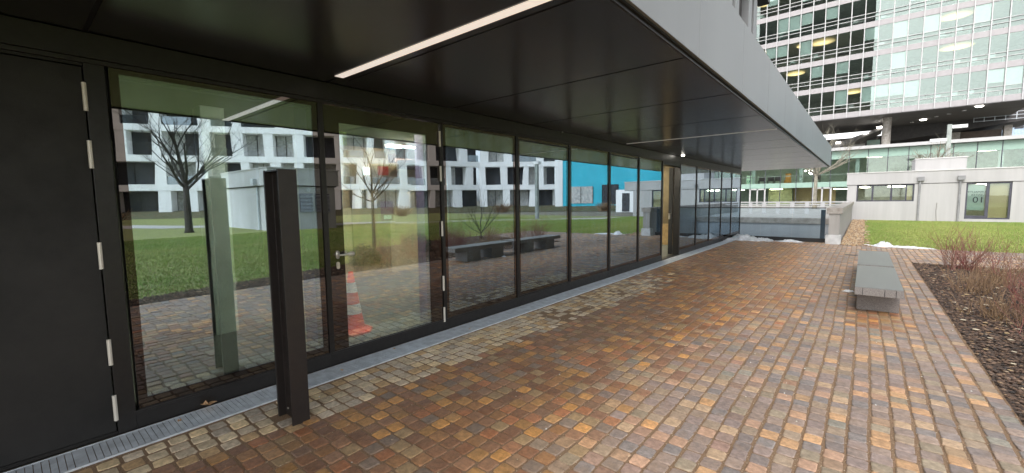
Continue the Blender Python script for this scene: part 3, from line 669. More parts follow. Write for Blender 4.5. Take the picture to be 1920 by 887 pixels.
# steel post -----------------------------------------------------------------------
t = thing('steel_post', (0.73, 1.28, 0), 'short dark brown steel post standing on the paving in front of the first window', 'post')
HP = 1.83
mb = MB()
a0, a1, b0, b1 = 0.60, 0.855, 1.22, 1.345
out = [(a1, b0), (a1, b1), (a0, b1), (a0, b0), (a0 + 0.022, b0), (a0 + 0.022, b0 + 0.055), (a1 - 0.012, b0 + 0.055), (a1 - 0.012, b0)]
mb.poly(out, -0.03, HP); part('post_body', mb, 'post', t, bevel=0.0025)
mb = MB(); mb.box(a0 + 0.024, a1 - 0.014, b0 + 0.004, b0 + 0.054, HP - 0.012, HP - 0.002); part('cap_plate', mb, 'post', t)
mb = MB()
for x in (a1 - 0.06, a1 - 0.2): mb.tube([(x, b0 + 0.05, 0.05), (x, b0 + 0.058, 0.05)], 0.008, 8)
part('bolt', mb, 'steel', t)
# dead leaf at the wall foot, and small ones
def leafobj(x, y, z, s, lab, grp='fallen leaves'):
    mb = MB(); n = 14; c = []
    for k in range(n):
        a = 2 * math.pi * k / n; r = s * (0.55 + 0.45 * abs(math.sin(a * 2.5))) * random.uniform(0.8, 1.15); c.append((x + r * math.cos(a), y + 0.7 * r * math.sin(a), z + random.uniform(0.1, 0.6) * s))
    for k in range(n): mb.face([(x, y, z + 0.15 * s), c[k], c[(k + 1) % n]])
    return single('fallen_leaf', mb, 'leaf', lab, 'leaf', grp)
leafobj(0.055, 0.93, 0.012, 0.075, 'large curled tan leaf lying against the black plinth on the grating')
leafobj(0.13, 0.72, 0.005, 0.022, 'small brown leaf on the grating, left of the large curled leaf')
leafobj(0.20, 1.95, 0.005, 0.02, 'small brown leaf on the grating in front of the glazed door')
leafobj(0.1, 2.6, 0.005, 0.022, 'small leaf on the grating under the glazed door hinges')
leafobj(0.24, 3.6, 0.005, 0.018, 'small dark leaf on the grating past the glazed door')

# ================================================================== BENCHES
def bench(y0, y1, lab):
    t = thing('bench', (4.13, (y0 + y1) / 2, 0), lab, 'bench', 'low stone benches on the paving')
    mb = MB(); mb.box(3.89, 4.375, y0, y1, 0.285, 0.385); part('seat', mb, 'bench', t, bevel=0.004)
    mb = MB(); mb.box(3.892, 4.373, y0 + 0.002, y1 - 0.002, 0.3865, 0.392); part('seat_top', mb, 'benchtop', t)
    for xx in (3.97, 4.19, 4.30):
        mb = MB(); mb.box(xx, xx + 0.006, y0 - 0.003, y0 + 0.01, 0.29, 0.38); part('end_joint', mb, 'joint', t)
    for ya in (y0 + 0.45, y1 - 0.85):
        mb = MB(); mb.box(3.915, 4.365, ya, ya + 0.5, 0.0, 0.283); part('support', mb, 'bench', t, bevel=0.004)
bench(7.18, 9.42, 'near low grey stone bench, closest to the camera')
bench(9.56, 12.0, 'far low grey stone bench, behind the first one')

# snow -------------------------------------------------------------------------------
def snow(x, y, rx, ry, h, lab, z=0.0, cat='snow'):
    mb = MB(); k, rr = 26, 9; base = []
    ph = [random.uniform(0, 6.28) for _ in range(4)]
    for i in range(rr + 1):
        t = i / rr
        for j in range(k):
            a = 2 * math.pi * j / k; w = 1 + 0.22 * math.sin(2 * a + ph[0]) + 0.15 * math.sin(5 * a + ph[1]) + 0.1 * math.sin(9 * a + ph[2])
            zz = h * (1 - t * t) ** 0.8 * (0.6 + 0.3 * math.sin(3 * a + 4 * t + ph[3]) + 0.15 * math.sin(7 * a - 6 * t)) + (random.uniform(-0.16, 0.16) * h if t < 1 else -0.01)
            mb.v.append((x + rx * t * w * math.cos(a), y + ry * t * w * math.sin(a), z + max(zz, -0.01)))
    for i in range(rr):
        for j in range(k):
            j2 = (j + 1) % k; mb.f.append((i * k + j, (i + 1) * k + j, (i + 1) * k + j2, i * k + j2))
    return single('snow_heap', mb, 'snow', lab, cat, 'heaps of old snow', smooth=True)
snow(0.5, 17.5, 0.5, 0.3, 0.22, 'largest heap of old snow, at the foot of the last glass pane')
snow(0.12, 16.9, 0.12, 0.45, 0.07, 'long low snow heap along the drainage grating at the far end')
snow(1.15, 17.6, 0.30, 0.22, 0.11, 'small snow heap right of the largest one, under the glass railing')
snow(1.95, 17.65, 0.38, 0.16, 0.08, 'flat snow heap in the middle of the glass railing')
snow(4.45, 17.5, 0.28, 0.18, 0.16, 'lump of snow at the lawn edge right of the pebbles')
snow(5.0, 17.45, 0.6, 0.14, 0.05, 'thin streak of snow along the lawn edge')
snow(4.0, 17.6, 0.4, 0.1, 0.03, 'thin snow patch at the front of the pebble strip')
snow(3.80, 8.95, 0.09, 0.05, 0.03, 'small crumb of snow beside the near bench')
snow(6.3, 11.0, 0.10, 0.06, 0.04, 'small crumb of snow in the planting bed')
# slot drain in the paving
mb = MB(); mb.box(3.60, 3.86, 14.40, 14.62, 0.0, 0.006); single('drain_cover', mb, 'tdark', 'small dark drain cover in the paving beyond the far bench', 'drain cover')

# ================================================================== SHRUBS / TREES
def stems(mb, x, y, n, h, spread, r0=0.0045, sub=3, k=3, zb=0.0):
    for i in range(n):
        a = random.uniform(0, 6.28); b = random.uniform(0, 1) ** 0.7 * spread; hh = h * random.uniform(0.55, 1.1)
        p = Vector((x + random.gauss(0, 0.14), y + random.gauss(0, 0.14), zb)); d = Vector((math.cos(a) * b, math.sin(a) * b, 1)).normalized()
        pts = [p.copy()]; st = hh / 5
        for s in range(5):
            d = (d + Vector((random.uniform(-.14, .14), random.uniform(-.14, .14), 0.05))).normalized(); p = p + d * st; pts.append(p.copy())
        mb.tube(pts, [r0 * (1 - 0.14 * q) for q in range(6)], k, cap=False)
        for s in range(sub):
            q = random.randint(1, 4); p2 = pts[q].copy(); d2 = (d + Vector((random.uniform(-.8, .8), random.uniform(-.8, .8), random.uniform(0, .5)))).normalized()
            pp = [p2, p2 + d2 * hh * 0.16, p2 + (d2 + Vector((0, 0, 0.25))).normalized() * hh * 0.32]
            mb.tube(pp, [r0 * 0.6, r0 * 0.45, r0 * 0.25], 3, cap=False)
sh = [(5.6, 12.9, 90, 0.9, 1.1, 'r', 'spiky red stemmed dogwood shrub at the far corner of the planting bed'),
      (5.95, 12.3, 26, 0.75, 0.8, 'r', 'thin red dogwood shrub right behind the spiky one at the far corner'),
      (5.85, 8.7, 90, 0.75, 1.0, 'r', 'red dogwood shrub in the bed beside the near bench, right frame edge'),
      (5.75, 7.3, 90, 0.75, 1.0, 'r', 'bright red dogwood shrub in the bed nearest the camera'),
      (5.4, 9.9, 60, 0.42, 1.3, 'b', 'low dry brown shrub at the bed edge, right of the far bench'),
      (5.75, 10.9, 70, 0.48, 1.3, 'b', 'low dry brown shrub in the bed middle'),
      (5.35, 8.0, 60, 0.36, 1.3, 'b', 'low dry shrub near the bed edge in front of the bright red dogwood'),
      (6.7, 11.6, 40, 0.6, 1.0, 'b', 'brown twiggy shrub behind, seen reflected over the far bench'),
      (6.9, 9.8, 45, 0.7, 0.9, 'b', 'brown twiggy shrub seen reflected over the gap between the benches'),
      (6.3, 9.7, 80, 0.7, 1.0, 'r', 'red twiggy shrub right of the low dry shrubs, behind the bench'),
      (5.55, 6.1, 60, 0.6, 1.0, 'r', 'small red shrub nearest the bottom right corner'),
      (7.6, 8.6, 45, 0.8, 0.9, 'r', 'red twiggy shrub deep in the bed behind the near bench'),
      (6.6, 13.0, 40, 0.6, 1.0, 'b', 'brown twiggy shrub along the far edge of the bed'),
      (7.6, 12.6, 40, 0.6, 1.0, 'r', 'red twiggy shrub at the far right corner of the bed'),
      (8.3, 11.0, 40, 0.8, 0.9, 'b', 'brown twiggy shrub at the lawn side of the bed'),
      (6.6, 6.9, 35, 0.6, 0.9, 'b', 'brown twiggy shrub at the narrow neck of the bed')]
for x, y, n, h_, sp, kd, lb in sh:
    mb = MB(); stems(mb, x, y, n, h_, sp); single('dogwood_shrub' if kd == 'r' else 'dry_shrub', mb, 'redstem' if kd == 'r' else 'brownstem', lb, 'shrub', 'shrubs in the planting bed')
# leafy low bush reflected in the door
def leafy(x, y, r, h_, n, lab, cat='shrub'):
    t = thing('leafy_bush', (x, y, 0), lab, cat)
    mb = MB(); stems(mb, x, y, 14, h_, 0.7); part('stems', mb, 'brownstem', t)
    mb = MB()
    for i in range(n):
        a = random.uniform(0, 6.28); q = r * random.random() ** 0.5; z = h_ * random.uniform(0.05, 1) * (1 - 0.5 * (q / r) ** 2); p = Vector((x + q * math.cos(a), y + q * math.sin(a), z))
        u_ = Vector((random.uniform(-1, 1), random.uniform(-1, 1), random.uniform(-1, 1))).normalized() * 0.035; w_ = u_.cross(Vector((random.uniform(-1, 1), random.uniform(-1, 1), 1))).normalized() * 0.014
        mb.face([p - u_, p + w_, p + u_, p - w_])
    o = part('leaves', mb, 'green', t); o['kind'] = 'stuff'
leafy(5.65, 5.75, 0.38, 0.55, 1500, 'dark green leafy bush at the paving edge, seen reflected in the glazed door')
leafy(6.9, 8.3, 0.5, 0.6, 1500, 'dark green leafy bush in the bed, seen reflected left of the benches')

def tree(x, y, h, trunk_h, r, depth, spread, m, name, lab, zb=0.0, seed=1, lean=0.0, nb=3, grp=None):
    rnd = random.Random(seed); t = thing(name, (x, y, zb), lab, 'tree', grp)
    tr = MB(); top = Vector((x + lean, y, zb + trunk_h))
    tr.tube([(x, y, zb - 0.05), (x, y, zb + 0.15), (x + lean * .5, y, zb + trunk_h * 0.5), tuple(top)], [r * 1.35, r, r * 0.86, r * 0.72], 10); part('trunk', tr, m, t, smooth=True)
    br = MB()
    def grow(p, d, L, rr, lv):
        pts = [p.copy()]; rs = [rr]; q = p.copy(); k = 3
        for s in range(k):
            d = (d + Vector((rnd.uniform(-.18, .18), rnd.uniform(-.18, .18), rnd.uniform(-0.02, .14)))).normalized(); q = q + d * (L / k); pts.append(q.copy()); rs.append(rr * (1 - 0.5 * (s + 1) / k))
        br.tube(pts, rs, 5 if lv < 2 else 3, cap=False)
        if lv >= depth: return
        n_ = rnd.randint(nb, nb + 1)
        for i in range(n_):
            f_ = rnd.choice((1, 2, 3)); a = rnd.uniform(0, 6.28)
            dd = (d * 0.8 + Vector((math.cos(a), math.sin(a), rnd.uniform(-0.1, 0.5))) * spread).normalized()
            grow(pts[f_], dd, L * rnd.uniform(0.55, 0.8), rs[f_] * 0.6, lv + 1)
    L0 = (h - trunk_h) * 0.42
    for i in range(7):
        a = i * 0.9 + rnd.uniform(-.3, .3); e = 0.35 + 1.1 * (i / 6.0)
        grow(top - Vector((0, 0, rnd.uniform(0, 0.18) * trunk_h)), Vector((math.cos(a) * 1.1, math.sin(a) * 1.1, e)).normalized(), L0 * rnd.uniform(0.85, 1.15), r * 0.42, 0)
    grow(top, Vector((0, 0, 1)), L0 * 1.1, r * 0.6, 0)
    part('branches', br, m, t)
tree(24.7, 6.5, 8.6, 2.7, 0.19, 4, 0.62, 'bark', 'bare_tree', 'large bare spreading tree on the lawn, seen reflected in the first window', seed=3)
tree(30.0, 0.5, 6.0, 1.8, 0.12, 3, 0.6, 'bark', 'bare_tree', 'bare tree seen reflected at the left edge of the first window', seed=5)
tree(7.0, 6.9, 4.2, 1.9, 0.055, 2, 0.5, 'bark', 'young_tree', 'slim bare young tree seen reflected in the glazed door', seed=8)
tree(8.2, 12.6, 3.1, 0.25, 0.03, 2, 0.35, 'bark', 'young_tree', 'multi stemmed bare sapling reflected behind the benches', seed=12)
tree(0.84, 42.0, 8.2, 3.0, 0.15, 3, 0.7, 'palebark', 'bare_tree', 'bare tree in front of the glass building, just past the canopy corner', zb=0.58, seed=21)
tree(7.7, 42.5, 6.6, 3.6, 0.12, 2, 0.8, 'palebark', 'bare_tree', 'small bare tree behind the roof of the white building, next to the lamp post', zb=0.0, seed=31)

# ================================================================== RAMP, RAILINGS, WALL
t = thing('glass_balustrade', (1.5, 18, 0), 'glass balustrade with thin dark rail closing the end of the paving', 'balustrade')
xs_ = [0.02, 1.0, 1.98, 2.93]
for a, b in zip(xs_[:-1], xs_[1:]):
    mb = MB(); mb.box(a + 0.004, b - 0.004, 18.0, 18.017, 0.10, 1.165); part('pane', mb, 'bglass', t)
mb = MB(); mb.box(0.0, 2.94, 17.985, 18.03, 1.167, 1.197); part('top_rail', mb, 'frame', t)
mb = MB(); mb.box(0.0, 2.97, 17.96, 18.05, -0.01, 0.13); part('channel', mb, 'frit', t)
mb = MB(); mb.box(2.80, 2.93, 18.05, 18.07, 0.13, 1.12); part('return_pane', mb, mat('dark blue grey return', (0.05, 0.07, 0.09), 0.4), t)
t = thing('concrete_wall', (3.2, 26, 0), 'long concrete parapet wall with flat coping running away beside the pebbles', 'wall')
mb = MB(); mb.box(3.05, 3.335, 17.55, 35.7, -3.2, 1.0); part('wall_body', mb, 'cwall', t)
y = 17.5; k = 0
while y < 35.6:
    mb = MB(); mb.box(2.99, 3.40, y, min(y + 2.6, 35.75) - 0.012, 1.003, 1.19); part('coping_stone', mb, 'concrete', t, bevel=0.008); y += 2.6
mb = MB(); mb.box(2.98, 3.39, 17.48, 17.8, -0.01, 0.30); part('base_block', mb, mat('painted block', (0.5, 0.5, 0.5), 0.7), t, bevel=0.01)
# far side of the ramp and raised terrace
mb = MB(); mb.box(W0, 3.04, 23.98, 55.9, -3.2, 0.50); struct('terrace', mb, 'rampwall')
mb = MB(); mb.box(W0, 3.03, 23.93, 24.6, 0.30, 0.56); single('coping', mb, 'concrete', 'stained concrete coping on the far side of the ramp, behind the glass balustrade', 'coping')
mb = MB(); mb.box(W0, 3.04, 24.62, 55.8, 0.502, 0.56); struct('terrace_paving', mb, 'cwall')
t = thing('white_railing', (0.5, 30, 0.56), 'white post and rail railing on the terrace behind the ramp', 'railing')
mb = MB(); mb.box(-12, 3.3, 29.98, 30.04, 1.21, 1.28); part('top_rail', mb, 'wmetal', t)
mb = MB(); mb.box(-12, 3.3, 29.99, 30.03, 1.08, 1.13); part('lower_rail', mb, 'wmetal', t)
pm = MB(); pm.box(-0.10, 0.10, 29.985, 30.035, 0.56, 1.209); pme = pm.mesh('railing_post', 'wmetal')
for k in range(20): piece('railing_post', pme, (2.1 - 0.73 * k, 0, 0), t)

# ================================================================== WHITE LOW BUILDING (right)
t = thing('white_low_building', (7.5, 38, 0), 'single storey white rendered building with strip window behind the lawn', 'building')
yW = 35.8
def wall_holes(mb, x0, x1, z0, z1, y0, y1, holes):
    xs = sorted({x0, x1, *[h[0] for h in holes], *[h[1] for h in holes]}); zs = sorted({z0, z1, *[h[2] for h in holes], *[h[3] for h in holes]})
    for a, b in zip(xs[:-1], xs[1:]):
        for c, d in zip(zs[:-1], zs[1:]):
            if any(a >= h[0] - 1e-6 and b <= h[1] + 1e-6 and c >= h[2] - 1e-6 and d <= h[3] + 1e-6 for h in holes): continue
            mb.box(a, b, y0, y1, c, d)
H1 = (3.50, 6.25, 1.19, 2.245); H2 = (8.43, 10.19, 0.15, 2.245)
mb = MB(); wall_holes(mb, 3.02, 11.8, -0.1, 2.25, yW, yW + 0.3, [H1, H2]); part('wall', mb, 'render', t)
mb = MB(); mb.box(3.02, 3.25, yW + 0.3, 43, -0.1, 2.25); mb.box(11.6, 11.8, yW + 0.3, 43, -0.1, 2.25); mb.box(3.25, 11.6, 42.8, 43, -0.1, 2.25); part('wall', mb, 'render', t)
mb = MB(); mb.box(2.98, 12.6, yW - 0.04, 43.1, 2.275, 3.0); part('parapet', mb, 'render2', t)
mb = MB(); mb.box(2.98, 12.6, yW - 0.02, 43, 2.252, 2.273); part('shadow_joint', mb, 'joint', t)
mb = MB(); mb.box(2.95, 12.63, yW - 0.08, 43.15, 3.003, 3.06); part('coping', mb, 'coping', t)
mb = MB(); mb.box(6.3, 8.55, 37.2, 40, 3.063, 3.80); part('roof_box', mb, 'render', t)
mb = MB(); mb.box(6.26, 8.59, 37.16, 40.04, 3.803, 3.86); part('coping', mb, 'coping', t)
mb = MB(); mb.box(3.3, 11.55, 39.0, 39.1, 0, 2.25); part('interior_wall', mb, 'office', t)
mb = MB(); mb.box(3.3, 11.55, yW + 0.31, 39.0, 2.2, 2.25); part('interior_ceiling', mb, 'ceil_in', t)
mb = MB(); mb.box(3.3, 11.55, yW + 0.31, 39.0, -0.05, 0.0); part('interior_floor', mb, 'floor_in', t)
M['pipe'] = mat('grey downpipe', (0.24, 0.24, 0.245), 0.6)
M['winframe'] = mat('slate blue frame', (0.055, 0.055, 0.075), 0.5)
def frame(mb, a, b, c, d, y0, y1, w):
    mb.box(a, a + w, y0, y1, c, d); mb.box(b - w, b, y0, y1, c, d); mb.box(a + w, b - w, y0, y1, c, c + w); mb.box(a + w, b - w, y0, y1, d - w, d)
mb = MB(); frame(mb, *H1, yW + 0.05, yW + 0.14, 0.07)
for x in (4.25, 5.15): mb.box(x, x + 0.1, yW + 0.06, yW + 0.13, H1[2] + 0.07, H1[3] - 0.07)
mb.box(5.85, 5.92, yW + 0.06, yW + 0.13, H1[2] + 0.07, H1[3] - 0.07)
w = part('window', mb, 'winframe', t)
mb = MB(); mb.box(H1[0] + 0.07, H1[1] - 0.07, yW + 0.09, yW + 0.10, H1[2] + 0.07, H1[3] - 0.07); part('pane', mb, 'gglass', w)
mb = MB(); mb.box(5.92, H1[1] - 0.07, yW + 0.2, yW + 0.22, H1[2], H1[3]); part('blind', mb, 'beige', w)
mb = MB(); frame(mb, *H2, yW + 0.05, yW + 0.14, 0.08); mb.box(9.23, 9.36, yW + 0.04, yW + 0.15, H2[2] + 0.08, H2[3] - 0.08); mb.box(H2[0] + 0.08, 9.23, yW + 0.05, yW + 0.14, H2[2] + 0.08, H2[2] + 0.2)
w = part('window', mb, 'winframe', t)
mb = MB(); mb.box(H2[0] + 0.08, H2[1] - 0.08, yW + 0.09, yW + 0.10, H2[2] + 0.08, H2[3] - 0.08); part('pane', mb, 'gglass', w)
mb = MB(); mb.box(9.36, H2[1] - 0.08, yW + 0.25, yW + 0.27, H2[2], H2[3]); part('blind', mb, 'beige', w)
mb = MB(); mb.box(H2[0] + 0.1, 9.2, yW + 0.22, yW + 0.23, H2[2] + 0.5, H2[3] - 0.1); part('poster_panel', mb, 'blind', w)
# lettering reads mirrored, as it stands on the inside of the glass
def mir(x, z): return Matrix.Translation((x, yW + 0.08, z)) @ Matrix.Rotation(R(90), 4, 'X') @ Matrix.Diagonal((-1, 1, 1, 1))
text('lettering', 'NORMALITY', 0.15, mir(8.93, 1.70), 'ink', w); text('lettering', 'CENTER', 0.15, mir(8.93, 1.54), 'ink', w); text('lettering', '10', 0.48, mir(8.96, 1.24), 'ink', w)
for x in (6.5, 8.2):
    mb = MB(); mb.box(x - 0.15, x + 0.15, yW - 0.22, yW - 0.045, 2.42, 2.66); part('rain_hopper', mb, 'pipe', t)
    mb = MB(); mb.tube([(x - 0.03, yW - 0.09, 2.42), (x - 0.03, yW - 0.09, -0.05)], 0.05, 10); part('downpipe', mb, 'pipe', t)
for k, (x, y) in enumerate([(3.9, 37.0), (5.3, 37.2), (5.6, 36.6), (9.2, 37.2), (9.8, 36.8)]):
    mb = MB(); mb.lathe([(0.0, 2.08), (0.26, 2.1), (0.26, 2.16), (0.0, 2.19)], x, y, 16)
    single('round_lamp', mb, 'lamp2', ['round lit lamp behind the left pane of the strip window', 'round lit lamp behind the middle pane of the strip window', 'round lit lamp behind the third pane of the strip window', 'left round lit lamp in the window with lettering', 'right round lit lamp in the window with lettering'][k], 'lamp', 'lamps in the white building')
mb = MB(); mb.tube([(7.3, yW - 0.03, 0), (7.25, yW - 0.03, 0.6), (7.27, yW - 0.03, 1.1)], 0.015, 5); single('cable', mb, 'cwall', 'thin grey cable running down the white wall between the downpipes', 'cable')

# street lamp behind the white building
def boxlamp(x, y, z0, z1, heads, lab):
    t = thing('street_lamp', (x, y, z0), lab, 'street lamp')
    mb = MB(); mb.box(x - 0.12, x + 0.12, y - 0.12, y + 0.12, z0, z1); part('pole', mb, mat('grey green lamp paint', (0.30, 0.33, 0.31), 0.6), t)
    for a, b, z in heads:
        mb = MB(); mb.box(a, b, y - 0.2, y + 0.2, z - 0.11, z + 0.11); part('lamp_head', mb, 'white_lamp', t)
boxlamp(8.5, 45, 0, 6.7, [(8.62, 9.4, 6.5), (7.5, 8.38, 5.6)], 'white post lamp with two box heads above the white building roof')
boxlamp(16.9, 28.4, 0, 4.75, [(16.6, 17.2, 4.6)], 'square post lamp on the lawn, seen reflected in the panes')

# ================================================================== GLASS BUILDING y=56
yG = 56.0
t = thing('glass_two_storey_building', (1, 60, 0.5), 'two storey mint green glass building with white roof edge behind the ramp', 'building')
x0g, x1g = -17.0, 16.0
mb = MB(); mb.box(x0g, x1g, yG - 0.5, 66, 6.22, 6.52); part('roof_edge', mb, 'wmetal', t)
mb = MB(); mb.box(x0g, x1g, yG + 0.1, 65.9, 2.62, 2.95); part('floor_slab', mb, 'office', t)
mb = MB(); mb.box(x0g, x1g, yG + 8, yG + 8.2, 0.5, 6.2); part('back_wall', mb, 'mint', t)
mb = MB(); mb.box(x0g, x1g, yG + 0.1, 65.9, 5.9, 6.2); part('ceiling', mb, 'office', t)
gx_ = [x0g + 1.49 * i + 0.15 for i in range(23)]
bm_ = MB(); bm_.box(0.03, 1.46, yG, yG + 0.04, 0, 0.55); bme = bm_.mesh('glass_band', 'greenband')
bm2 = MB(); bm2.box(0.03, 1.46, yG, yG + 0.03, 0, 0.82); bme2 = bm2.mesh('glass_band', 'greenband')
pn = MB(); pn.box(0.03, 1.46, yG + 0.01, yG + 0.03, 0, 2.3); pme = pn.mesh('pane', 'gglass')
pn2 = MB(); pn2.box(0.03, 1.46, yG + 0.01, yG + 0.03, 0, 2.0); pme2 = pn2.mesh('pane', 'gglass')
ml = MB(); ml.box(-0.028, 0.028, yG - 0.03, yG + 0.1, 0.55, 6.2); mlm = ml.mesh('mullion', 'winframe')
for k, x in enumerate(gx_[:-1]):
    piece('glass_band', bme, (x, 0, 2.50), t); piece('glass_band', bme2, (x, 0, 5.37), t); piece('pane', pme, (x, 0, 3.06), t); piece('pane', pme2, (x, 0, 0.50), t)
for x in gx_: piece('mullion', mlm, (x, 0, 0), t)
for x in (-6.2, -1.6, 3.2, 8.2, 13.0):
    mb = MB(); mb.box(x - 0.16, x + 0.16, yG + 0.5, yG + 0.8, 2.95, 5.9); part('column', mb, 'blind', t)
mb = MB(); mb.box(x0g, 3.0, yG + 0.3, yG + 0.36, 3.78, 3.86); part('handrail', mb, 'wmetal', t)
for xa in (-6.4, -0.35):
    mb = MB()
    for x in (xa, xa + 0.75, xa + 1.5): mb.box(x - 0.07, x + 0.07, yG - 0.1, yG - 0.035, 0.55, 2.48)
    mb.box(xa, xa + 1.5, yG - 0.1, yG - 0.035, 2.34, 2.48); part('door', mb, 'wmetal', t, label='white framed double glass door')
mb = MB(); mb.box(-5.0, -2.6, yG + 3, yG + 3.1, 0.55, 2.6); part('lit_wall', mb, mat('yellow green wall', (0.50, 0.52, 0.30), 0.8), t)
mb = MB(); mb.box(-2.6, 1.4, yG + 4, yG + 4.1, 0.55, 2.6); part('partition', mb, 'beige', t)
lampb = MB(); lampb.box(-0.6, 0.6, -0.12, 0.12, -0.03, 0.03); lpm = lampb.mesh('ceiling_lamp', 'lamp2')  # several of these lamps are added to brighten the dark interior
for x, y, z in ((1.9, 57.5, 2.3), (-4.0, 57.5, 2.4), (-8, 58, 2.4), (4.5, 59, 5.6), (9.2, 58.5, 5.6), (12.5, 59, 5.6), (-2, 59.5, 5.7), (-5, 59, 5.7), (-9, 59, 5.7), (8, 59, 2.3), (12, 59, 2.3)): piece('ceiling_lamp', lpm, (x, y, z), t)
# furniture on the upper floor
fl = ['dark chairs and table in the upper glass storey, leftmost of the group', 'dark chairs in the upper glass storey, second of the group', 'dark chairs in the upper glass storey, third of the group', 'dark desk set in the upper glass storey, right of the ochre chair']
for k, (x, c_) in enumerate([(-5.5, 0), (-4.6, 1), (-3.9, 2), (-0.2, 3)]):
    tt = thing('chair', (x, yG + 1.4, 2.95), fl[k], 'chair', 'dark furniture upstairs')
    mb = MB(); mb.box(x - 0.32, x + 0.32, yG + 1.2, yG + 1.7, 3.35, 3.44); part('seat', mb, 'furn', tt)
    mb = MB(); mb.box(x - 0.32, x + 0.32, yG + 1.7, yG + 1.76, 3.44, 3.95); part('backrest', mb, 'furn', tt)
    mb = MB(); [mb.box(x + a, x + a + 0.05, yG + b, yG + b + 0.05, 2.95, 3.35) for a in (-0.3, 0.25) for b in (1.2, 1.65)]; part('legs', mb, 'furn', tt)
tt = thing('armchair', (-2.9, yG + 1.4, 2.95), 'ochre high backed chair in the upper glass storey', 'chair')
mb = MB(); mb.box(-3.25, -2.6, yG + 1.2, yG + 1.8, 2.96, 3.4); part('seat', mb, 'ochre', tt)
mb = MB(); mb.box(-3.2, -2.65, yG + 1.8, yG + 1.95, 3.4, 4.2); part('backrest', mb, 'ochre', tt, bevel=0.05)
tt = thing('exit_sign', (-6.62, yG + 0.4, 3.0), 'pale green running man exit sign panel in the upper glass storey', 'sign')
mb = MB(); mb.box(-6.88, -6.36, yG + 0.40, yG + 0.44, 3.0, 4.05); part('panel', mb, mat('pale mint sheet', (0.66, 0.85, 0.66), 0.6), tt)
mb = MB(); mb.box(-6.80, -6.46, yG + 0.38, yG + 0.399, 3.28, 3.5); part('pictogram', mb, 'signgreen', tt)
mb = MB(); mb.box(-6.73, -6.64, yG + 0.37, yG + 0.379, 3.32, 3.46); part('pictogram', mb, 'paper', tt)
t2 = thing('globe_lamp_cluster', (-1.0, yG + 1, 4.0), 'cluster of small white lamps hanging inside the upper glass storey', 'lamp')
for x, z in ((-1.25, 4.35), (-0.9, 4.4), (-0.65, 4.35), (-0.85, 4.1), (-0.7, 4.0)):
    mb = MB(); mb.lathe([(0.0, z - 0.09), (0.08, z - 0.05), (0.09, z), (0.06, z + 0.06), (0, z + 0.09)], x, yG + 1, 10); part('globe', mb, 'downlight', t2)
    mb = MB(); mb.box(x - 0.01, x + 0.01, yG + 0.99, yG + 1.01, z + 0.09, 5.9); part('cord', mb, 'wmetal', t2)

# ================================================================== TOWER y=69
yT = 69.0
t = thing('office_tower', (5, 78, 0), 'tall curtain walled office tower with white spandrels, raised on columns', 'tower')
dx = 1.312; X0 = -11.45; NC = 22; FL = [12.0 + 3.5 * i for i in range(7)]
NCm = NC
sp = MB(); sp.box(0.02, dx - 0.02, yT, yT + 0.12, 0, 0.62); spm = sp.mesh('spandrel', 'spandrel')
pn = MB(); pn.box(0.025, dx - 0.025, yT + 0.05, yT + 0.07, 0, 2.86); pnm = pn.mesh('pane', 'tglass')
wf = MB(); wf.box(0.0, 0.024, yT + 0.02, yT + 0.09, 0, 2.87); wf.box(dx - 0.024, dx, yT + 0.02, yT + 0.09, 0, 2.87); wf.box(0.024, dx - 0.024, yT + 0.02, yT + 0.09, -0.0, 0.02); wfm = wf.mesh('window', 'wmetal')
bl1 = MB(); bl1.box(0.05, dx - 0.05, yT + 0.2, yT + 0.22, 1.45, 2.85); blm1 = bl1.mesh('blind', 'blind')
bl2 = MB(); bl2.box(0.05, dx - 0.05, yT + 0.2, yT + 0.22, 0.95, 2.85); blm2 = bl2.mesh('blind', 'blind')
ml = MB(); ml.box(-0.045, 0.045, yT - 0.13, yT + 0.04, 11.36, FL[-1] + 3.4); mlm = ml.mesh('mullion', 'wmetal')
rl = MB(); rl.box(X0, X0 + NC * dx, yT - 0.10, yT - 0.05, -0.03, 0.03); rlm = rl.mesh('guard_rail', 'wmetal')
rr_ = random.Random(4)
for r_, z in enumerate(FL):
    for c in range(NC):
        x = X0 + c * dx
        piece('spandrel', spm, (x, 0, z - 0.62), t)
        wdw = piece('window', wfm, (x, 0, z + 0.004), t)
        o = bpy.data.objects.new('pane', pnm); COL.objects.link(o); o.parent = wdw
        q = rr_.random()
        if q < 0.34:
            o = bpy.data.objects.new('blind', blm1 if q < 0.2 else blm2); COL.objects.link(o); o.parent = wdw
    for dz in (0.55, 1.0): piece('guard_rail', rlm, (0, 0, z + dz), t)
    mb = MB(); mb.box(X0, X0 + NC * dx, yT + 0.13, yT + 14, z - 0.5, z - 0.05); part('floor_slab', mb, 'office', t)
for c in range(NC + 1): piece('mullion', mlm, (X0 + c * dx, 0, 0), t)
mb = MB(); mb.box(X0, X0 + NC * dx, yT + 7, yT + 7.1, 11.5, FL[-1] + 3.4); part('core_wall', mb, 'office', t)
mb = MB(); mb.box(X0, X0 + NC * dx, yT, yT + 14, FL[-1] + 3.4, FL[-1] + 4.0); part('roof', mb, 'spandrel', t)
mb = MB(); mb.box(X0 - 0.1, X0, yT, yT + 14, 11.4, FL[-1] + 3.9); mb.box(X0 + NC * dx, X0 + NC * dx + 0.1, yT, yT + 14, 11.4, FL[-1] + 3.9); part('side_wall', mb, 'spandrel', t)
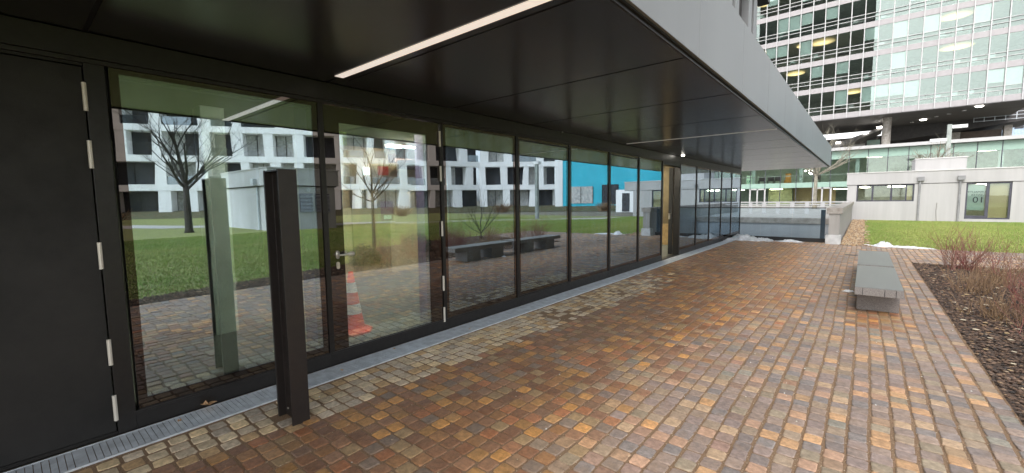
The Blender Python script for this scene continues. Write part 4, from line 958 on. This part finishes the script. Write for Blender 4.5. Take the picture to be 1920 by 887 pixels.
# interior lamps glowing
for (x, z, wd) in [(-1.4, 21.2, 1.5), (-3.2, 20.9, 1.0), (-4.2, 17.9, 1.1), (2.0, 14.3, 1.4), (10.9, 21.1, 1.6), (11.2, 18.1, 1.5), (-8.1, 28.0, 1.5), (5.4, 14.4, 0.8), (-7.4, 21.0, 0.9)]:
    k_ = max([f_ for f_ in FL if f_ < z]); mb = MB(); mb.lathe([(0.0, 0), (wd * 0.7, 0.02), (wd, 0.10), (wd * 0.6, 0.16), (0, 0.17)], 0, 0, 20); me = mb.mesh('ceiling_lamp', 'warm')
    piece('ceiling_lamp', me, (x, yT + 2.2, k_ + 2.75), t)
# desks behind the lower panes
dk = MB(); dk.box(0, 1.1, 0, 0.6, 0.68, 0.74); dk.box(0.05, 0.5, 0.1, 0.16, 0.78, 1.15); dk.box(0, 0.06, 0, 0.6, 0, 0.68); dk.box(1.04, 1.1, 0, 0.6, 0, 0.68); dkm = [dk.mesh('desk', 'furn'), dk.mesh('desk', 'wmetal'), dk.mesh('desk', 'blind')]
for z in FL[:5]:
    for c in range(NC):
        if rr_.random() < 0.62: piece('desk', dkm[rr_.randrange(3)], (X0 + c * dx + 0.1, yT + 0.5 + rr_.random(), z - 0.045), t)
# underside, columns and undercroft
mb = MB(); mb.box(X0, X0 + NC * dx, yT, yT + 16, 11.30, 11.36); part('underside', mb, 'tsoffit', t)
for x in (-9.5, 5.65, 20.5):
    mb = MB(); mb.lathe([(0.44, 0.0), (0.44, 11.3)], x, 72.2, 24); part('column', mb, 'concrete', t, smooth=True)
for k, (x, y) in enumerate([(13.25, 70.2), (9.3, 77.3), (11.3, 74.1), (10.35, 75.4), (12.36, 72.4), (8.34, 79.0)]):
    mb = MB(); mb.lathe([(0.0, 11.18), (0.28 if k < 2 else 0.18, 11.2), (0.34 if k < 2 else 0.2, 11.299)], x, y, 14); part('spot_lamp', mb, 'downlight' if k < 2 else 'wmetal', t)
t = thing('undercroft_block', (12, 86, 0), 'dark sloping underside block with terrace grid beneath the tower', 'building')
mb = MB(); n0 = len(mb.v)
P_ = [(6.0, 82, 9.15), (20.0, 82, 10.8), (20.0, 82, 14.0), (6.0, 82, 14.0)]
mb.v += P_ + [(x, y + 9, z) for x, y, z in P_]; mb.f += [(0, 1, 2, 3), (7, 6, 5, 4), (0, 4, 5, 1), (1, 5, 6, 2), (2, 6, 7, 3), (3, 7, 4, 0)]; part('block', mb, 'tdark', t)
mb = MB(); mb.box(13.5, 17.2, 83.5, 90, 0.5, 9.9); part('wall', mb, 'brownwall', t)
mb = MB(); mb.box(12.5, 13.4, 83, 84, 0.5, 9.9); mb.box(17.3, 18.0, 83, 84, 0.5, 10.3); part('pillar', mb, 'concrete', t)
mb = MB(); mb.box(-14, 12.4, 92, 92.5, 0.5, 11.2); part('rear_wall', mb, 'tdark', t)
mb = MB()
for x in np.arange(14.2, 20, 0.9): mb.box(x, x + 0.07, 80.5, 80.56, 10.7, 12.1)
for z in (10.75, 11.2, 11.6, 12.0): mb.box(14.2, 20, 80.48, 80.5, z, z + 0.06)
part('railing', mb, 'zinc', t)
t = thing('entrance_ramp_roof', (2, 76, 7), 'pale sloping roof slab with small lamps beneath the tower, left of the column', 'roof')
mb = MB(); mb.v += [(-4.0, 76, 6.2), (5.3, 76, 10.35), (5.3, 76, 10.65), (-4.0, 76, 7.4), (-4.0, 82, 6.2), (5.3, 82, 10.35), (5.3, 82, 10.65), (-4.0, 82, 7.4)]; mb.f += [(0, 1, 2, 3), (7, 6, 5, 4), (0, 4, 5, 1), (1, 5, 6, 2), (2, 6, 7, 3), (3, 7, 4, 0)]; part('slab', mb, 'tsoffit', t)
for x, z in ((0.7, 8.9), (3.6, 9.95), (5.0, 10.5)):
    mb = MB(); mb.box(x - 0.25, x + 0.25, 75.8, 75.98, z, z + 0.22); part('spot_lamp', mb, 'downlight', t)
mb = MB(); mb.box(0.0, 3.6, 80, 80.2, 0.5, 9.0); part('wall', mb, 'render', t)
mb = MB(); mb.box(3.8, 5.2, 79, 79.1, 0.5, 9.3); part('glass_panel', mb, 'greenband', t)
# distant building right
t = thing('distant_building', (28, 130, 0), 'distant pale blue building glimpsed under the tower at the right edge', 'building')
mb = MB(); mb.box(20, 60, 130, 140, 0, 25); part('wall', mb, 'dist', t)
wm = MB(); wm.box(0, 1.2, 129.9, 129.99, 0, 1.5); wmm = wm.mesh('window', 'darkwin')
for i in range(9):
    for j in range(6): piece('window', wmm, (24 + 2.2 * i, 0, 2 + 3.1 * j), t)

# ================================================================== REFLECTED SURROUNDINGS (east side, behind the camera)
# white grid residential building along a polyline
poly = [(70.0, -12.0), (58.0, 11.0), (45.0, 30.0), (39.0, 44.5), (30.5, 51.5)]
t = thing('residential_block', (48, 25, 0.7), 'white concrete framed apartment block with recessed windows, seen reflected in the glass front', 'building')
ZL = [0.6, 3.4, 6.7, 10.1, 13.4, 16.7]
rb = random.Random(2)
wcount = 0
for (ax, ay), (bx_, by_) in zip(poly[:-1], poly[1:]):
    L = math.hypot(bx_ - ax, by_ - ay); ux, uy = (bx_ - ax) / L, (by_ - ay) / L
    nx, ny = uy, -ux                      # outward normal candidate
    if nx * (-1) + ny * 0 < 0: nx, ny = -nx, -ny      # face towards -x
    # local frame: s along, d depth (into building, positive), z
    Mx = Matrix(((ux, -nx, 0, ax), (uy, -ny, 0, ay), (0, 0, 1, 0), (0, 0, 0, 1)))
    for z in ZL[1:]:
        mb = MB(); mb.box(0, L, -0.05, 1.6, z - 0.36, z + 0.34, Mx); part('slab_band', mb, 'white', t)
    mb = MB(); mb.box(0, L, 1.61, 1.8, ZL[0] - 1, ZL[-1] + 0.4, Mx); part('inner_wall', mb, 'white', t)
    mb = MB(); mb.box(0, L, 1.8, 10, ZL[-1], ZL[-1] + 0.3, Mx); part('roof', mb, 'white', t)
    for li in range(len(ZL) - 1):
        z0, z1 = ZL[li] + (0.34 if li else 0), ZL[li + 1] - 0.36
        s = rb.uniform(0.0, 0.6)
        while s < L - 0.6:
            pw = rb.uniform(0.7, 1.3); tp = rb.uniform(-0.25, 0.25)
            mb = MB(); mb.v += [tuple(Mx @ Vector(q)) for q in ((s, 0, z0), (s + pw, 0, z0), (s + pw, 1.6, z0), (s, 1.6, z0), (s + tp, 0, z1), (s + pw + tp * .3, 0, z1), (s + pw + tp * .3, 1.6, z1), (s + tp, 1.6, z1))]
            mb.f += [(0, 3, 2, 1), (4, 5, 6, 7), (0, 1, 5, 4), (1, 2, 6, 5), (2, 3, 7, 6), (3, 0, 4, 7)]; part('pier', mb, 'white', t)
            wdt = rb.choice((1.5, 2.2, 2.8, 3.6)); a = s + pw; b = min(a + wdt, L - 0.1)
            if b - a > 0.5 and wcount < 290:
                wcount += 1
                mb = MB(); mb.box(a - 0.2, b + 0.2, 1.50, 1.605, z0 + (0.1 if li else 0), z1 - 0.05, Mx)
                w = part('window', mb, rb.choice(('darkwin', 'darkwin', 'darkwin', 'curtain')), t)
                mb = MB(); nn = 2 if wdt > 2 else 1
                for q in range(nn + 1):
                    ss = a + (b - a) * q / nn; mb.box(ss - 0.04, ss + 0.04, 1.44, 1.495, z0, z1 - 0.05, Mx)
                part('window_frame', mb, 'frame', w)
                if li and rb.random() < 0.7:
                    mb = MB(); mb.box(a, b, 0.2, 0.23, z0, z0 + 0.95, Mx); part('balcony_glass', mb, 'rglass', w)
                if rb.random() < 0.4:
                    mb = MB(); mb.box(a, a + (b - a) * rb.uniform(.25, .5), 1.40, 1.435, z0, z1 - 0.06, Mx); part('curtain', mb, 'curtain', w)
            s = b
# bank in front of it
bp = [(66, -14), (54.5, 9), (41.8, 27.5), (36, 41.5), (28.5, 48.5), (16, 55.5)]
bk = MB()
back = [(71, -12), (58.6, 11.3), (45.5, 30.3), (39.6, 44.9), (31, 52.2), (17, 59.8)]
for i in range(5):
    (a, b), (c, d) = bp[i], bp[i + 1]; (e, f), (g_, h_) = back[i], back[i + 1]
    bk.face([(a, b, -0.02), (c, d, -0.02), (g_, h_, 0.72), (e, f, 0.72)])
struct('planted_bank', bk, 'bank')
# hedge bushes in front
def clump(x, y, r, h_, n, lab, m='brownstem', name='hedge_bush'):
    mb = MB(); stems(mb, x, y, n, h_, 0.9, r0=0.02, sub=5)
    v = np.array(mb.v); v[:, 0] = x + (v[:, 0] - x) * r; v[:, 1] = y + (v[:, 1] - y) * r; mb.v = [tuple(q) for q in v]
    single(name, mb, m, lab, 'bush', 'bushes before the apartment block')
labs = ['brown hedge bush far left, reflected in the first window', 'brown hedge bush reflected behind the large bare tree', 'brown hedge bush reflected right of the vent pavilion', 'brown hedge bush reflected in the pane after the door', 'brown hedge bush reflected in front of the teal wall']
for k, (x, y) in enumerate([(46, 6), (40, 14), (35, 28), (31, 40), (22, 50)]): clump(x, y, 2.2, 1.1, 60, labs[k])
# teal building
t = thing('teal_building', (24, 58, 0), 'bright teal rendered building with white corner, seen reflected in the panes', 'building')
(ax, ay), (bx_, by_) = (30.3, 51.6), (17.0, 59.6); L = math.hypot(bx_ - ax, by_ - ay); ux, uy = (bx_ - ax) / L, (by_ - ay) / L; nx, ny = uy, -ux
if nx > 0: nx, ny = -nx, -ny
Mx = Matrix(((ux, -nx, 0, ax), (uy, -ny, 0, ay), (0, 0, 1, 0), (0, 0, 0, 1)))
mb = MB(); mb.box(0.8, L, 0, 5.5, 0, 8.6, Mx); part('wall', mb, 'teal', t)
mb = MB(); mb.box(-0.3, 0.79, -0.1, 5.5, 0, 9.3, Mx); part('white_corner', mb, 'white', t)
mb = MB(); mb.box(0.8, L + 0.1, -0.15, 5.6, 8.61, 9.6, Mx); part('parapet', mb, 'white', t)
for a, b, c, d, mm_ in ((1.6, 5.0, 1.0, 3.4, 'curtain'), (6.3, 8.6, 0.8, 3.6, 'darkwin'), (10.5, 12.6, 0.6, 3.6, 'office')):
    mb = MB(); mb.box(a, b, -0.06, -0.005, c, d, Mx); w = part('window', mb, mm_, t); mb = MB()
    for q in range(3): s = a + (b - a) * q / 2; mb.box(s - 0.04, s + 0.04, -0.10, -0.065, c, d, Mx)
    part('window_frame', mb, 'frame', w)
t = thing('doorway_kiosk', (13.4, 44, 0), 'small white kiosk with a dark door opening, seen reflected beside the teal wall', 'kiosk')
mb = MB(); mb.box(16.2, 18.4, 46, 48, 0, 2.6); part('body', mb, 'white', t)
mb = MB(); mb.box(16.7, 17.6, 45.93, 45.995, 0.1, 2.2); part('door', mb, 'darkwin', t)
# vent pavilion
t = thing('vent_pavilion', (25, 11.5, 0), 'small white pavilion with louvred panels on the lawn, seen reflected in the first window', 'pavilion')
mb = MB(); mb.box(21.6, 29, 9.6, 13.4, -0.05, 2.5); part('wall', mb, 'vwhite', t)
mb = MB(); mb.box(21.45, 29.1, 9.45, 13.6, 2.56, 3.5); part('parapet', mb, 'vwhite', t)
mb = MB(); mb.box(21.55, 29, 9.55, 13.5, 2.502, 2.558); part('shadow_joint', mb, 'joint', t)
mb = MB(); mb.box(21.4, 29.15, 9.40, 13.65, 3.503, 3.56); part('coping', mb, 'coping', t)
for a, b in ((11.2, 11.95), (12.1, 12.45), (12.58, 13.02)):
    mb = MB(); mb.box(21.56, 21.598, a, b, 0.98, 2.08); lv = part('louvre', mb, 'winframe', t)
    sl_ = MB(); sl_.v += [(21.555, a, 0.0), (21.50, a, -0.035), (21.50, b, -0.035), (21.555, b, 0.0), (21.555, a, 0.012), (21.50, a, -0.023), (21.50, b, -0.023), (21.555, b, 0.012)]
    sl_.f += [(0, 1, 2, 3), (7, 6, 5, 4), (0, 4, 5, 1), (1, 5, 6, 2), (2, 6, 7, 3), (3, 7, 4, 0)]; slm = sl_.mesh('slat', 'zinc')
    for q in range(13): o = bpy.data.objects.new('slat', slm); COL.objects.link(o); o.parent = lv; o.location = (0, 0, 1.03 + q * 0.082)
for y in (11.7, 12.35, 12.8):
    mb = MB(); mb.tube([(21.59, y, 2.32), (21.54, y, 2.32)], 0.12, 12); part('round_vent', mb, 'zinc', t)
mb = MB(); mb.tube([(23.2, 9.52, 2.5), (23.2, 9.52, 0)], 0.06, 8); part('downpipe', mb, 'zinc', t)
mb = MB(); mb.box(23.0, 23.4, 9.25, 9.44, 2.6, 2.95); part('rain_hopper', mb, 'zinc', t)
# dark tower behind the camera, mirrored in the office tower
t = thing('dark_high_rise', (-10, -45, 0), 'tall dark office block, seen only as the dark reflection in the tower windows', 'high rise')
mb = MB(); mb.box(-26, 3.9, -60, -30, 0, 66); part('wall', mb, 'btower', t)
mb = MB()
for z in range(4, 66, 4): mb.box(-26, 3.95, -29.98, -29.9, z, z + 0.5)
part('floor_band', mb, 'btower', t)
